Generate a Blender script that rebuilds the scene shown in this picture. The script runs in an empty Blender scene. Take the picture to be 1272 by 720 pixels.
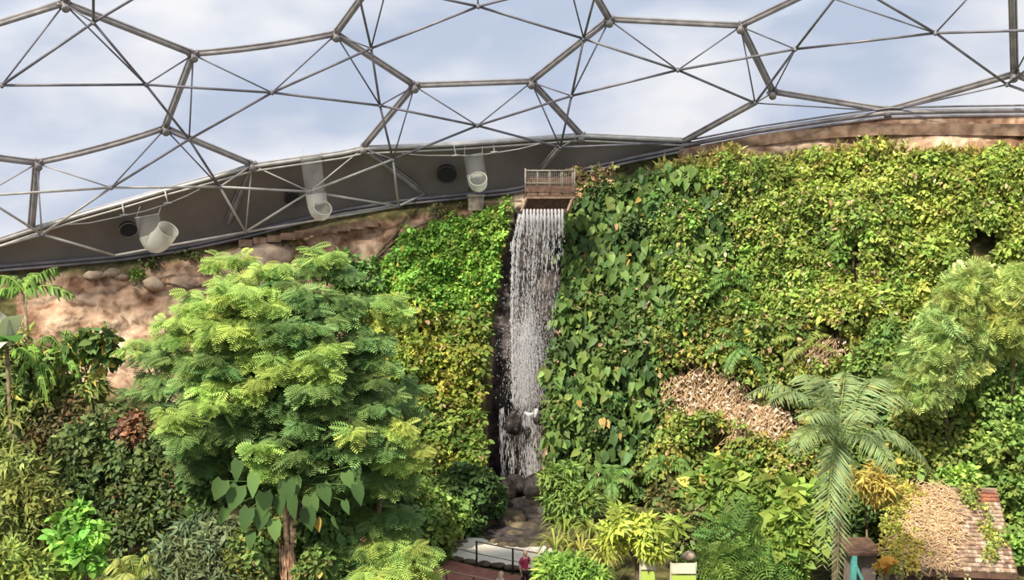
import bpy, bmesh, math, random
import numpy as np
from mathutils import Vector, Matrix

R = np.random.default_rng(7)
random.seed(7)
C = bpy.context.scene.collection
F = 1364.0
TH = math.radians(6.69)
CAM = np.array([0.0, 0.0, 18.0])
ST, CT = math.sin(TH), math.cos(TH)

# ------------------------------------------------------------------ camera geometry
def ray(px, py):
    x = (np.asarray(px, float) - 636) / F
    y = -(np.asarray(py, float) - 360) / F
    return np.stack([x, CT + y * ST, -ST + y * CT], -1)
def at(px, py, Y):
    d = ray(px, py)
    return CAM + d * (np.asarray(Y, float) / d[..., 1])[..., None]
def at_z(px, py, z):
    d = ray(px, py)
    return CAM + d * ((z - CAM[2]) / d[..., 2])[..., None]
SC, SR = np.array([3.0, 15.0, -14.0]), 60.0
def sph(px, py, r=SR):
    d = ray(px, py); d = d / np.linalg.norm(d, axis=-1, keepdims=True)
    o = CAM - SC
    b = (d * o).sum(-1); c = (o * o).sum() - r * r
    t = -b + np.sqrt(np.maximum(b * b - c, 0))
    return CAM + d * t[..., None]

# ------------------------------------------------------------------ noise
TAB = R.random((64, 64, 64)).astype(np.float32)
def vnoise(p):
    p = np.asarray(p, float)
    i = np.floor(p).astype(int); f = p - i; f = f * f * (3 - 2 * f)
    out = 0
    for dx in (0, 1):
        for dy in (0, 1):
            for dz in (0, 1):
                w = (f[..., 0] if dx else 1 - f[..., 0]) * (f[..., 1] if dy else 1 - f[..., 1]) * (f[..., 2] if dz else 1 - f[..., 2])
                out = out + w * TAB[(i[..., 0] + dx) % 64, (i[..., 1] + dy) % 64, (i[..., 2] + dz) % 64]
    return out * 2 - 1
def fbm(p, oct=4):
    p = np.asarray(p, float); s = 0; a = 1
    for k in range(oct):
        s = s + a * vnoise(p * 2 ** k + 11.3 * k); a *= .5
    return s

# ------------------------------------------------------------------ materials
def mat(name, base=(.5, .5, .5), rough=.6, metal=0.0, noise=None, bump=0.0, attr=None, translucent=0.0, alpha=None, spec=.4):
    m = bpy.data.materials.new(name); m.use_nodes = True
    nt = m.node_tree; N = nt.nodes; L = nt.links
    b = N['Principled BSDF']
    b.inputs['Roughness'].default_value = rough; b.inputs['Metallic'].default_value = metal
    b.inputs['Specular IOR Level'].default_value = spec
    col = None
    if attr:
        a = N.new('ShaderNodeAttribute'); a.attribute_name = attr; col = a.outputs['Color']
    if noise:
        sc, c2, detail = noise
        tc = N.new('ShaderNodeTexCoord'); n = N.new('ShaderNodeTexNoise'); n.inputs['Scale'].default_value = sc; n.inputs['Detail'].default_value = detail
        L.new(tc.outputs['Object'], n.inputs['Vector'])
        r = N.new('ShaderNodeValToRGB'); r.color_ramp.elements[0].position = .38; r.color_ramp.elements[1].position = .62
        L.new(n.outputs['Fac'], r.inputs['Fac'])
        if col is None:
            r.color_ramp.elements[0].color = (*base, 1); r.color_ramp.elements[1].color = (*c2, 1); col = r.outputs['Color']
        else:
            r.color_ramp.elements[0].color = (*([c2] * 3 if isinstance(c2, float) else c2), 1); r.color_ramp.elements[1].color = (1, 1, 1, 1)
            mx = N.new('ShaderNodeMix'); mx.data_type = 'RGBA'; mx.blend_type = 'MULTIPLY'; mx.inputs[0].default_value = 1
            L.new(col, mx.inputs[6]); L.new(r.outputs['Color'], mx.inputs[7]); col = mx.outputs[2]
        if bump:
            bp = N.new('ShaderNodeBump'); bp.inputs['Strength'].default_value = bump; bp.inputs['Distance'].default_value = .1
            L.new(n.outputs['Fac'], bp.inputs['Height']); L.new(bp.outputs['Normal'], b.inputs['Normal'])
    if col is not None: L.new(col, b.inputs['Base Color'])
    else: b.inputs['Base Color'].default_value = (*base, 1)
    out = N['Material Output']; sh = b.outputs[0]
    if translucent:
        t = N.new('ShaderNodeBsdfTranslucent'); ms = N.new('ShaderNodeMixShader'); ms.inputs[0].default_value = translucent
        if col is not None: L.new(col, t.inputs['Color'])
        else: t.inputs['Color'].default_value = (*base, 1)
        L.new(sh, ms.inputs[1]); L.new(t.outputs[0], ms.inputs[2]); sh = ms.outputs[0]
    if alpha is not None:
        t = N.new('ShaderNodeBsdfTransparent'); ms = N.new('ShaderNodeMixShader'); ms.inputs[0].default_value = alpha
        L.new(t.outputs[0], ms.inputs[1]); L.new(sh, ms.inputs[2]); sh = ms.outputs[0]
    L.new(sh, out.inputs['Surface'])
    return m

M = {}
M['leaf'] = mat('leaf', attr='col', rough=.5, translucent=.3, spec=.25)
M['bark'] = mat('bark', (.10, .065, .04), .9, noise=(6, (.22, .16, .10), 5), bump=.5)
M['vinewood'] = mat('dry_stem', (.42, .27, .15), .9, noise=(5, (.24, .15, .08), 4))
M['beam'] = mat('galvanised_steel', (.25, .225, .22), .5, .2, noise=(2, (.36, .325, .31), 3))
M['strut'] = mat('painted_steel', (.15, .145, .165), .5, .2, noise=(1.5, (.23, .215, .23), 3))
M['palesteel'] = mat('pale_steel', (.42, .40, .37), .5, .2, noise=(2, (.55, .52, .48), 3))
M['skirt'] = mat('grey_membrane', (.165, .14, .118), .75, noise=(.35, (.22, .187, .155), 5), bump=.1)
M['rim'] = mat('dark_rim', (.07, .06, .055), .8)
M['hole'] = mat('dark_opening', (.02, .018, .017), .9)
M['rope'] = mat('cable', (.5, .47, .43), .6)
M['concrete'] = mat('concrete', (.40, .34, .28), .9, noise=(3, (.26, .20, .15), 6), bump=.4)
M['brownstone'] = mat('brown_masonry', (.16, .095, .06), .9, noise=(2, (.33, .22, .15), 6), bump=.6)
M['wood'] = mat('weathered_wood', (.30, .21, .14), .8, noise=(5, (.17, .11, .07), 6), bump=.3)
M['darkwood'] = mat('dark_wood', (.09, .05, .035), .8, noise=(4, (.16, .09, .06), 5))
M['cage'] = mat('weir_steel', (.17, .15, .125), .6, .2, noise=(6, (.27, .24, .20), 4))
M['darkrock'] = mat('wet_shaded_rock', (.018, .015, .015), .45, noise=(2.5, (.045, .038, .034), 7), bump=.8, spec=.15)  # wet rock, colour deepened to hold the vegetation shade on the foot boulders
M['boulder'] = mat('mossy_boulder', (.06, .045, .03), .8, noise=(1.6, (.17, .13, .075), 7), bump=.8)
M['palerock'] = mat('pale_rock', (.50, .38, .28), .9, noise=(2, (.34, .24, .17), 6), bump=.6)
M['path'] = mat('red_paving', (.27, .105, .075), .8, noise=(3, (.34, .15, .11), 5), bump=.1)
M['rail'] = mat('dark_metal_rail', (.07, .045, .035), .5, .2)
M['railtop'] = mat('wooden_handrail', (.40, .26, .18), .5)
M['shingle'] = mat('shingle', attr='col', rough=.85, noise=(4, .55, 5))
M['teal'] = mat('teal_paint', (.10, .38, .34), .5, noise=(5, (.14, .46, .42), 3))
M['mauve'] = mat('grey_boards', (.20, .15, .14), .8, noise=(3, (.27, .21, .20), 4))
M['terracotta'] = mat('terracotta', (.62, .28, .10), .7, noise=(5, (.50, .20, .08), 4))
M['white'] = mat('white_board', (.60, .56, .42), .5, noise=(3, (.48, .45, .33), 3))
M['green'] = mat('green_panel', (.36, .46, .09), .5, noise=(2, (.34, .46, .07), 3))
M['skin'] = mat('skin', (.62, .36, .27), .6)
M['hairfair'] = mat('fair_hair', (.62, .48, .36), .7)
M['pink'] = mat('pink_top', (.55, .05, .16), .8, noise=(4, (.42, .04, .12), 3))
M['pale'] = mat('pale_top', (.75, .60, .52), .8)
M['navy'] = mat('dark_cloth', (.025, .022, .03), .8)
M['film'] = mat('clear_film', (.62, .60, .55), .35, alpha=.16, spec=.5)
M['cuff'] = mat('translucent_fabric', (.72, .71, .63), .5, translucent=.4, alpha=.72)
M['water'] = mat('falling_water', (.85, .84, .86), .4, translucent=.35, alpha=.55)
M['mist'] = mat('spray', (.80, .78, .80), .5, translucent=.4, alpha=.26)
M['foam'] = mat('churned_pool_water', (.92, .86, .74), .15, noise=(1.0, (.80, .72, .60), 4), bump=.15, spec=.7)

# terrain material: wet rock, litter and painted shade masks as vertex colour channels
def terrain_mat():
    m = bpy.data.materials.new('soil_and_rock'); m.use_nodes = True
    nt = m.node_tree; N = nt.nodes; L = nt.links; b = N['Principled BSDF']
    b.inputs['Roughness'].default_value = .92
    b.inputs['Specular IOR Level'].default_value = .2
    tc = N.new('ShaderNodeTexCoord')
    def noise(s, d, dist=0):
        n = N.new('ShaderNodeTexNoise'); n.inputs['Scale'].default_value = s; n.inputs['Detail'].default_value = d; n.inputs['Distortion'].default_value = dist
        L.new(tc.outputs['Object'], n.inputs['Vector']); return n.outputs['Fac']
    def ramp(f, stops):
        r = N.new('ShaderNodeValToRGB'); e = r.color_ramp.elements
        while len(e) < len(stops): e.new(.5)
        for k, (p, c) in enumerate(stops): e[k].position = p; e[k].color = (*c, 1)
        L.new(f, r.inputs['Fac']); return r.outputs['Color']
    def mix(f, a, c, t='MIX'):
        x = N.new('ShaderNodeMix'); x.data_type = 'RGBA'; x.blend_type = t
        if isinstance(f, float): x.inputs[0].default_value = f
        else: L.new(f, x.inputs[0])
        L.new(a, x.inputs[6]); L.new(c, x.inputs[7]); return x.outputs[2]
    n1 = noise(.35, 6, .6); n2 = noise(1.7, 8, .4)
    soil = ramp(n1, [(.30, (.15, .075, .045)), (.42, (.34, .205, .13)), (.54, (.54, .38, .26)), (.68, (.68, .54, .39))])
    fine = ramp(n2, [(.36, (.50, .42, .38)), (.5, (.95, .93, .92)), (.62, (1.15, 1.15, 1.15))])
    soil = mix(1.0, soil, fine, 'MULTIPLY')
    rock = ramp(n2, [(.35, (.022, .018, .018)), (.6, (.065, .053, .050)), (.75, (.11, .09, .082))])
    litter_shade = ramp(n2, [(.35, (.05, .04, .02)), (.55, (.10, .10, .035)), (.72, (.24, .17, .08))])
    a = N.new('ShaderNodeAttribute'); a.attribute_name = 'col'
    s = N.new('ShaderNodeSeparateColor'); L.new(a.outputs['Color'], s.inputs[0])
    c = mix(s.outputs[1], soil, litter_shade); c = mix(s.outputs[0], c, rock)
    L.new(c, b.inputs['Base Color'])
    bp = N.new('ShaderNodeBump'); bp.inputs['Strength'].default_value = .7; bp.inputs['Distance'].default_value = .25
    L.new(n2, bp.inputs['Height']); L.new(bp.outputs['Normal'], b.inputs['Normal'])
    L.new(b.outputs[0], N['Material Output'].inputs['Surface'])
    return m
M['terrain'] = terrain_mat()

def cushion_mat():
    m = bpy.data.materials.new('etfe_film'); m.use_nodes = True
    nt = m.node_tree; N = nt.nodes; L = nt.links; N.remove(N['Principled BSDF'])
    lw = N.new('ShaderNodeLayerWeight'); lw.inputs['Blend'].default_value = .45
    mr = N.new('ShaderNodeMapRange'); mr.inputs['From Min'].default_value = .25; mr.inputs['From Max'].default_value = .85
    mr.inputs['To Min'].default_value = .03; mr.inputs['To Max'].default_value = .6
    L.new(lw.outputs['Facing'], mr.inputs['Value'])
    tr = N.new('ShaderNodeBsdfTransparent'); tr.inputs['Color'].default_value = (.985, .99, .995, 1)
    tl = N.new('ShaderNodeBsdfTranslucent'); tl.inputs['Color'].default_value = (.97, .96, .95, 1)
    gl = N.new('ShaderNodeBsdfGlossy'); gl.inputs['Roughness'].default_value = .25; gl.inputs['Color'].default_value = (.9, .9, .9, 1)
    m1 = N.new('ShaderNodeMixShader'); m1.inputs[0].default_value = .12
    L.new(tl.outputs[0], m1.inputs[1]); L.new(gl.outputs[0], m1.inputs[2])
    m2 = N.new('ShaderNodeMixShader'); L.new(mr.outputs[0], m2.inputs[0]); L.new(tr.outputs[0], m2.inputs[1]); L.new(m1.outputs[0], m2.inputs[2])
    L.new(m2.outputs[0], N['Material Output'].inputs['Surface'])
    return m
M['etfe'] = cushion_mat()

# ------------------------------------------------------------------ object helpers
def tag(o, label=None, cat=None, group=None, kind=None):
    if label: o['label'] = label
    if cat: o['category'] = cat
    if group: o['group'] = group
    if kind: o['kind'] = kind
    return o
def thing(name, label, cat, loc=(0, 0, 0), group=None):
    o = bpy.data.objects.new(name, None); C.objects.link(o); o.location = tuple(float(v) for v in loc)
    o.empty_display_size = .3
    return tag(o, label, cat, group)

class B:
    """collects geometry in world coordinates; build() links it as ONE mesh object"""
    def __init__(s): s.v = []; s.tri = []; s.quad = []; s.c = []; s.n = 0
    def add(s, V, tri=None, quad=None, col=(1, 1, 1)):
        V = np.asarray(V, np.float32).reshape(-1, 3)
        if tri is not None and len(tri): s.tri.append(np.asarray(tri, np.int64).reshape(-1, 3) + s.n)
        if quad is not None and len(quad): s.quad.append(np.asarray(quad, np.int64).reshape(-1, 4) + s.n)
        s.v.append(V)
        col = np.asarray(col, np.float32)
        if col.ndim == 1: col = np.repeat(col[None], len(V), 0)
        s.c.append(col); s.n += len(V)
        return s
    def build(s, name, m, parent=None, smooth=True):
        V = np.concatenate(s.v); col = np.concatenate(s.c)
        T = np.concatenate(s.tri) if s.tri else np.zeros((0, 3), int)
        Q = np.concatenate(s.quad) if s.quad else np.zeros((0, 4), int)
        base = V.mean(0) if parent is None else None
        if parent is None:
            org = np.array([V[:, 0].mean(), V[:, 1].mean(), V[:, 2].min()])
        else:
            q = parent; org = np.zeros(3)
            while q is not None: org = org + np.array(q.location); q = q.parent
        me = bpy.data.meshes.new(name)
        me.vertices.add(len(V)); me.vertices.foreach_set('co', (V - org).astype(np.float32).ravel())
        nl = len(T) * 3 + len(Q) * 4
        me.loops.add(nl); me.loops.foreach_set('vertex_index', np.concatenate([T.ravel(), Q.ravel()]).astype(np.int32))
        me.polygons.add(len(T) + len(Q))
        st = np.concatenate([np.arange(len(T)) * 3, len(T) * 3 + np.arange(len(Q)) * 4]).astype(np.int32)
        me.polygons.foreach_set('loop_start', st)
        me.update(calc_edges=True); me.validate()
        a = me.color_attributes.new('col', 'FLOAT_COLOR', 'POINT')
        a.data.foreach_set('color', np.concatenate([col, np.ones((len(col), 1), np.float32)], 1).astype(np.float32).ravel())
        me.polygons.foreach_set('use_smooth', [smooth] * len(me.polygons))
        for mm in (m if isinstance(m, (list, tuple)) else [m]): me.materials.append(mm)
        o = bpy.data.objects.new(name, me); C.objects.link(o)
        if parent is None: o.location = tuple(float(v) for v in org)
        else: o.parent = parent
        return o
    # shapes
    def tube(s, pts, rad, n=8, col=(1, 1, 1), cap=True):
        pts = np.asarray(pts, float); k = len(pts); rad = np.broadcast_to(np.asarray(rad, float), (k,))
        t = np.gradient(pts, axis=0); t /= np.linalg.norm(t, axis=1, keepdims=True) + 1e-9
        up = np.array([0, 0, 1.0]) if abs(t[0][2]) < .9 else np.array([1.0, 0, 0])
        rings = []
        a = np.arange(n) / n * 2 * math.pi
        for i in range(k):
            x = np.cross(up, t[i]); x /= np.linalg.norm(x) + 1e-9; y = np.cross(t[i], x); up = y
            rings.append(pts[i] + rad[i] * (np.cos(a)[:, None] * x + np.sin(a)[:, None] * y))
        V = np.concatenate(rings); q = []
        for i in range(k - 1):
            for j in range(n): q.append((i * n + j, i * n + (j + 1) % n, (i + 1) * n + (j + 1) % n, (i + 1) * n + j))
        tr = []
        if cap:
            V = np.concatenate([V, pts[:1], pts[-1:]])
            for j in range(n):
                tr.append((k * n, (j + 1) % n, j)); tr.append((k * n + 1, (k - 1) * n + j, (k - 1) * n + (j + 1) % n))
        return s.add(V, tr, q, col)
    def box(s, c, half, X=(1, 0, 0), Y=(0, 1, 0), Z=(0, 0, 1), col=(1, 1, 1)):
        c = np.asarray(c, float); X, Y, Z = [np.asarray(v, float) * h for v, h in zip((X, Y, Z), half)]
        V = [c + i * X + j * Y + k * Z for i in (-1, 1) for j in (-1, 1) for k in (-1, 1)]
        return s.add(V, None, [(0, 1, 3, 2), (4, 6, 7, 5), (0, 4, 5, 1), (2, 3, 7, 6), (0, 2, 6, 4), (1, 5, 7, 3)], col)
    def beam(s, a, b, w, h, col=(1, 1, 1)):
        a = np.asarray(a, float); b = np.asarray(b, float); d = b - a; L_ = np.linalg.norm(d); d /= L_
        up = np.array([0, 0, 1.0]) if abs(d[2]) < .95 else np.array([0, 1.0, 0])
        x = np.cross(d, up); x /= np.linalg.norm(x); z = np.cross(x, d)
        return s.box((a + b) / 2, (L_ / 2, w / 2, h / 2), d, x, z, col)
    def blob(s, c, rad, amp=.2, seed=0, n=2, freq=1.0, col=(1, 1, 1)):
        bm = bmesh.new(); bmesh.ops.create_icosphere(bm, subdivisions=n, radius=1)
        V = np.array([v.co[:] for v in bm.verts]); T = [[v.index for v in f.verts] for f in bm.faces]; bm.free()
        d = 1 + amp * fbm(V * freq + seed * 3.7 + 20, 4)
        return s.add(np.asarray(c) + V * d[:, None] * np.asarray(rad), T, None, col)

def prim_obj(name, m, parent, fn, smooth=True):
    b = B(); fn(b); return b.build(name, m, parent, smooth)

# ------------------------------------------------------------------ leaf templates
def tmpl(V, T): return np.array(V, np.float32), np.array(T, int)
TP = {}
TP['oval'] = tmpl([(0, 0, 0), (.35, .30, .05), (.35, -.30, .05), (.5, 0, -.03), (.75, .22, .02), (.75, -.22, .02), (1, 0, -.10)],
                  [(0, 3, 1), (0, 2, 3), (1, 3, 4), (3, 2, 5), (3, 6, 4), (3, 5, 6)])
TP['heart'] = tmpl([(0, 0, 0), (-.14, .26, .04), (.15, .42, .07), (.5, .34, .03), (1, 0, -.18), (.5, -.34, .03), (.15, -.42, .07), (-.14, -.26, .04), (.45, 0, -.05)],
                   [(0, 8, 1), (1, 8, 2), (2, 8, 3), (3, 8, 4), (4, 8, 5), (5, 8, 6), (6, 8, 7), (7, 8, 0)])
TP['lance'] = tmpl([(0, 0, 0), (.4, .13, .03), (.4, -.13, .03), (1, 0, -.15)], [(0, 2, 1), (1, 2, 3)])
def pinnate(n, w, droop, wid=.035):
    V = []; T = []
    xs = np.linspace(0, 1, 4)
    for i, x in enumerate(xs): V += [(x, .012, -droop * x * x), (x, -.012, -droop * x * x)]
    for i in range(3): T += [(2 * i, 2 * i + 1, 2 * i + 3), (2 * i, 2 * i + 3, 2 * i + 2)]
    for i in range(n):
        x = .12 + .86 * i / (n - 1); z = -droop * x * x; l = w * math.sin(math.pi * min(1, .22 + .72 * (x - .1))) ** .8
        for sg in (1, -1):
            k = len(V)
            V += [(x, 0, z), (x + .35 * l + wid, sg * l * .55, z + .02), (x + .35 * l - wid, sg * l * .5, z + .02), (x + .55 * l, sg * l, z - .10 * l)]
            T += [(k, k + 1, k + 2), (k + 1, k + 3, k + 2)] if sg > 0 else [(k, k + 2, k + 1), (k + 1, k + 2, k + 3)]
    return tmpl(V, T)
TP['feather'] = pinnate(7, .40, .25, .07)
TP['fern'] = pinnate(13, .24, .35, .03)
TP['soft'] = pinnate(7, .45, .3, .07)
def palmate(n=7):
    V = [(0, 0, 0)]; T = []
    for i in range(n):
        a = math.radians(-125 + 250 * i / (n - 1)); l = .95 - .3 * abs(i - (n - 1) / 2) / n
        d = np.array([math.cos(a), math.sin(a)]); p = np.array([-d[1], d[0]])
        k = len(V); q1 = d * .5 * l + p * .12; q2 = d * .5 * l - p * .12; q3 = d * l
        V += [(q1[0], q1[1], .03), (q2[0], q2[1], .03), (q3[0], q3[1], -.12)]
        T += [(0, k + 1, k), (k, k + 1, k + 2)]
    return tmpl(V, T)
TP['palmate'] = palmate()

def nrm(v): return v / (np.linalg.norm(v, axis=-1, keepdims=True) + 1e-9)
def inst(b, kind, P, D, N, S, W, col):
    V, T = TP[kind]; n = len(P)
    D = nrm(D); Bx = nrm(np.cross(N, D)); N2 = np.cross(D, Bx)
    S = np.broadcast_to(np.asarray(S, float), (n,)); W = np.broadcast_to(np.asarray(W, float), (n,))
    X = V[None, :, 0, None] * D[:, None] + V[None, :, 1, None] * (Bx * W[:, None])[:, None] + V[None, :, 2, None] * N2[:, None]
    X = P[:, None] + X * S[:, None, None]
    m = len(V)
    Tn = T[None] + (np.arange(n) * m)[:, None, None]
    col = np.asarray(col, float); lum = col.mean(1, keepdims=True); col = (col * .83 + lum * .17) * np.array([1.07, .98, 1.0])
    b.add(X.reshape(-1, 3), Tn.reshape(-1, 3), None, np.repeat(np.clip(col, 0, .9), m, 0))
def rnd_dir(n):
    return nrm(R.normal(size=(n, 3)))
def hue(col, n, var=.22, yel=.12):
    yel = min(yel, .09)
    """leaf to leaf colour variety"""
    c = np.repeat(np.array([col], float), n, 0) * np.exp(R.normal(0, var, (n, 1)))
    y = R.normal(0, yel, n); c[:, 0] *= np.exp(y * 1.2); c[:, 2] *= np.exp(-y)
    return c
def clumps(b, kind, centers, rad, k, size, col, out=None, wid=1.0, var=.2, flat=.85, droop=.5, accents=()):
    """k leaves over every clump centre, facing outward"""
    n = len(centers)
    rad = np.broadcast_to(np.asarray(rad, float), (n,))
    cc = hue(col, n, var * 1.1, .16) if np.ndim(col) == 1 else np.asarray(col) * np.exp(R.normal(0, var * 1.3, (n, 1)) + np.concatenate([R.normal(.03, .12, (n, 1)), np.zeros((n, 2))], 1))
    Cc = np.repeat(centers, k, 0); rr = np.repeat(rad, k); col2 = np.repeat(cc, k, 0) * np.exp(R.normal(0, var, (n * k, 1)))
    d = rnd_dir(n * k)
    if out is not None:
        o = np.repeat(out, k, 0) if np.ndim(out) == 2 else np.asarray(out)[None]
        d = nrm(d + 0.9 * o)
    else:
        d[:, 2] = np.where(d[:, 2] < -.3, -d[:, 2], d[:, 2])
    rf = .55 + .5 * R.random(n * k) ** .6
    P = Cc + d * (rr * rf)[:, None] * np.array([1, 1, flat])
    D = nrm(d * .6 + R.normal(0, .55, (n * k, 3)) + np.array([0, 0, -droop]))
    N = nrm(d + np.array([0, 0, .7]) + R.normal(0, .6, (n * k, 3)))
    for (frac, ac) in accents:
        msk = R.random(n * k) < frac; col2[msk] = np.array(ac) * np.exp(R.normal(0, .2, (msk.sum(), 1)))
    inst(b, kind, P, D, N, size * np.exp(R.normal(0, .22, n * k)), wid, col2)

# ================================================================== TERRAIN
CREST = np.array([(-400, 372), (-200, 350), (0, 334), (150, 321), (230, 309), (300, 294), (360, 279), (424, 264), (500, 252), (560, 246), (640, 238), (660, 232), (720, 214), (790, 198), (860, 184), (960, 164), (1103, 146), (1272, 143), (1500, 143), (1800, 150)], float)
cp = sph(CREST[:, 0], CREST[:, 1], SR)
caz = np.arctan2(cp[:, 0], cp[:, 1]); cr = np.hypot(cp[:, 0], cp[:, 1]); cz = cp[:, 2]
NA, NV = 620, 200
AZ = np.linspace(caz[0], caz[-1], NA)
r_c = np.interp(AZ, caz, cr) - .35; z_c = np.interp(AZ, caz, cz)
k_ = np.ones(21) / 21
r_c = np.convolve(np.pad(r_c, 10, 'edge'), k_, 'valid')
r_f = r_c - 9.0
def gully_bounds(py):
    l = np.interp(py, [255, 275, 330, 430, 520, 600, 680], [640, 634, 624, 611, 606, 604, 600])
    r = np.interp(py, [255, 275, 330, 430, 520, 600, 680], [704, 706, 706, 690, 678, 674, 672])
    return l, r
VV = np.linspace(-.06, 1, NV)
RR = np.zeros((NA, NV)); ZZ = np.zeros((NA, NV)); COL = np.zeros((NA, NV, 3))
def project(P):
    d = P - CAM
    x = d[..., 0]; y = d[..., 1] * ST + d[..., 2] * CT; z = d[..., 1] * CT - d[..., 2] * ST
    return 636 + F * x / z, 360 - F * y / z
for i, a in enumerate(AZ):
    z = z_c[i] * VV
    t = np.clip(VV, 0, 1)
    r = r_f[i] + (r_c[i] - r_f[i]) * (t ** 1.15)
    hx, hy = math.sin(a), math.cos(a)
    P = np.stack([hx * r, hy * r, z], -1)
    fade = np.clip((1 - VV) * 8, 0, 1)
    rel = (fbm(P * .22, 4) * .9 + fbm(P * .9 + 5, 3) * .22) * fade
    r = r + rel
    P = np.stack([hx * r, hy * r, z], -1)
    px, py = project(P)
    l, rt = gully_bounds(py)
    ing = np.clip(np.minimum(px - l + 3, rt + 3 - px) / 7, 0, 1) * (py > 257)
    rg = np.maximum(r, 60.9 + .35 * fbm(P * np.array([.9, .9, .35]), 4))
    r = r + (rg - r) * ing
    RR[i] = r; ZZ[i] = z
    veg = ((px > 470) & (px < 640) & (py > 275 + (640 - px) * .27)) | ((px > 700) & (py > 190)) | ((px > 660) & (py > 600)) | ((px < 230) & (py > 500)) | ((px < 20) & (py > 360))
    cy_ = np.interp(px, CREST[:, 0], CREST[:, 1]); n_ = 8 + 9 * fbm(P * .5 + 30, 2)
    wall_shade = np.clip((cy_ + 14 + n_ - py) / 8, 0, 1) * (px < 640) * .9  # shade below the membrane wall, painted into the soil as a dark strip
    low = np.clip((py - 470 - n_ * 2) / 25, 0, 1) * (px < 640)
    COL[i, :, 0] = ing; COL[i, :, 1] = np.maximum(np.maximum(veg, wall_shade), low) * (1 - ing)
TX = np.sin(AZ)[:, None] * RR; TY = np.cos(AZ)[:, None] * RR
EL = (ZZ - 18) / RR
q = []
idx = np.arange(NA * NV).reshape(NA, NV)
quads = np.stack([idx[:-1, :-1], idx[1:, :-1], idx[1:, 1:], idx[:-1, 1:]], -1).reshape(-1, 4)
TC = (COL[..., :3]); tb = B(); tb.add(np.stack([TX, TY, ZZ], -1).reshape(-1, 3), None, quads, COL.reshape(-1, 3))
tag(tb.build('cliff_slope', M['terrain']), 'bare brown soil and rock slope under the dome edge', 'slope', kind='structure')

def cliff(px, py):
    """point of the cliff face seen at a pixel (and outward direction)"""
    d = ray(px, py); px = np.atleast_1d(px); d = d.reshape(-1, 3)
    az = np.arctan2(d[:, 0], d[:, 1]); te = d[:, 2] / np.hypot(d[:, 0], d[:, 1])
    ia = np.clip((az - AZ[0]) / (AZ[1] - AZ[0]), 0, NA - 1.001); i0 = ia.astype(int)
    out = np.zeros((len(az), 3))
    for k in range(len(az)):
        e = np.maximum.accumulate(EL[i0[k]]); rr = np.interp(te[k], e, RR[i0[k]]); 
        out[k] = (math.sin(az[k]) * rr, math.cos(az[k]) * rr, 18 + te[k] * rr)
    return out
def outward(P):
    h = nrm(P * np.array([1, 1, 0])); return nrm(-h * .8 + np.array([0, 0, .62]))
def ground_z(x, y):
    az = math.atan2(x, y); r = math.hypot(x, y)
    i = int(np.clip((az - AZ[0]) / (AZ[1] - AZ[0]), 0, NA - 1))
    if r < RR[i].min() + .01: return 0.0
    return float(max(0, np.interp(r, np.maximum.accumulate(RR[i]), ZZ[i])))

# ground
gx = np.linspace(-60, 60, 121); gy = np.linspace(6, 66, 91)
GX, GY = np.meshgrid(gx, gy, indexing='ij')
GP = np.stack([GX, GY, 0 * GX], -1); GZ = -.05 + .10 * fbm(GP * .5, 3)
pxg, pyg = project(np.stack([GX, GY, GZ], -1))
flat = (pxg > 520) & (pxg < 720) & (pyg > 640) ; GZ = np.where(flat, -.12, GZ)
GP[..., 2] = GZ
gi = np.arange(GX.size).reshape(GX.shape)
gq = np.stack([gi[:-1, :-1], gi[1:, :-1], gi[1:, 1:], gi[:-1, 1:]], -1).reshape(-1, 4)
gc = np.zeros(GP.shape); foot_shade = np.clip(1 - (np.hypot((pxg - 632) / 60, (pyg - 635) / 45) - .8) * 3, 0, 1); gc[..., 0] = foot_shade; gc[..., 1] = 1  # shaded ground round the fall foot is painted in with the dark rock colour
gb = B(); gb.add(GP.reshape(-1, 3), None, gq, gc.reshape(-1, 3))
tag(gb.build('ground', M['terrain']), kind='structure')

# ================================================================== DOME
O = dict(O1=(80, 5), O2=(240, 68), O3=(205, 160), O4=(46, 203), O5=(313, 205), O6=(417, 43), O7=(451, 184), O8=(515, 107), O9=(660, 102),
         O10=(757, 25), O11=(722, 169), O12=(920, 33), O13=(960, 115), O14=(1103, 138), O15=(1260, 93), O4b=(39, 285), X5=(283, 277), X7=(527, 241), X11=(672, 211),
         E2=(848, 177), T1=(96, -70), L1=(-90, 58), L4=(-80, 183), T6=(470, -30), T10=(716, -45), T12=(1010, -10), T15=(1256, -60), R14=(1340, 136), R15=(1350, 130), T13=(590, -75))
I = dict(I1=(116, 28), I2=(2, 106), I3=(181, 105), I4=(338, 115), I5=(235, 173), I6=(138, 233), I7=(273, 232), I8=(52, 291), I9=(305, 288), I10=(385, 238),
         I11=(488, 198), I12=(461, 60), I13=(594, 8), I14=(472, 131), I15=(593, 156), I16=(725, 48), I17=(710, 119), I18=(696, 183), I19=(842, 87), I20=(495, 256),
         I21=(988, 61), I22=(938, 128), I23=(1162, 41), I24=(1251, 105), I0=(-24, 243), A2=(-95, 106), A1=(116, -60), A1b=(230, -40), A12=(438, -40), A12b=(489, -50), A16=(748, -40),
         A16b=(700, -50), A13=(520, -8), A13b=(680, -14), A21=(1066, -40), A23=(1010, -48), A23b=(1335, -45), A23c=(1300, 37), A24=(1310, 60), A24b=(1330, 133), A8=(-70, 325), X9=(143, 317))
PO = {k: sph(*v, SR) for k, v in O.items()}
PI_ = {k: sph(*v, SR - 1.5) for k, v in I.items()}
PN = {**PO, **PI_}
dome = thing('geodesic_dome', 'huge steel hexagon dome roof with clear film cushions above the cliff', 'dome', (0, 64, 17))
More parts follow.
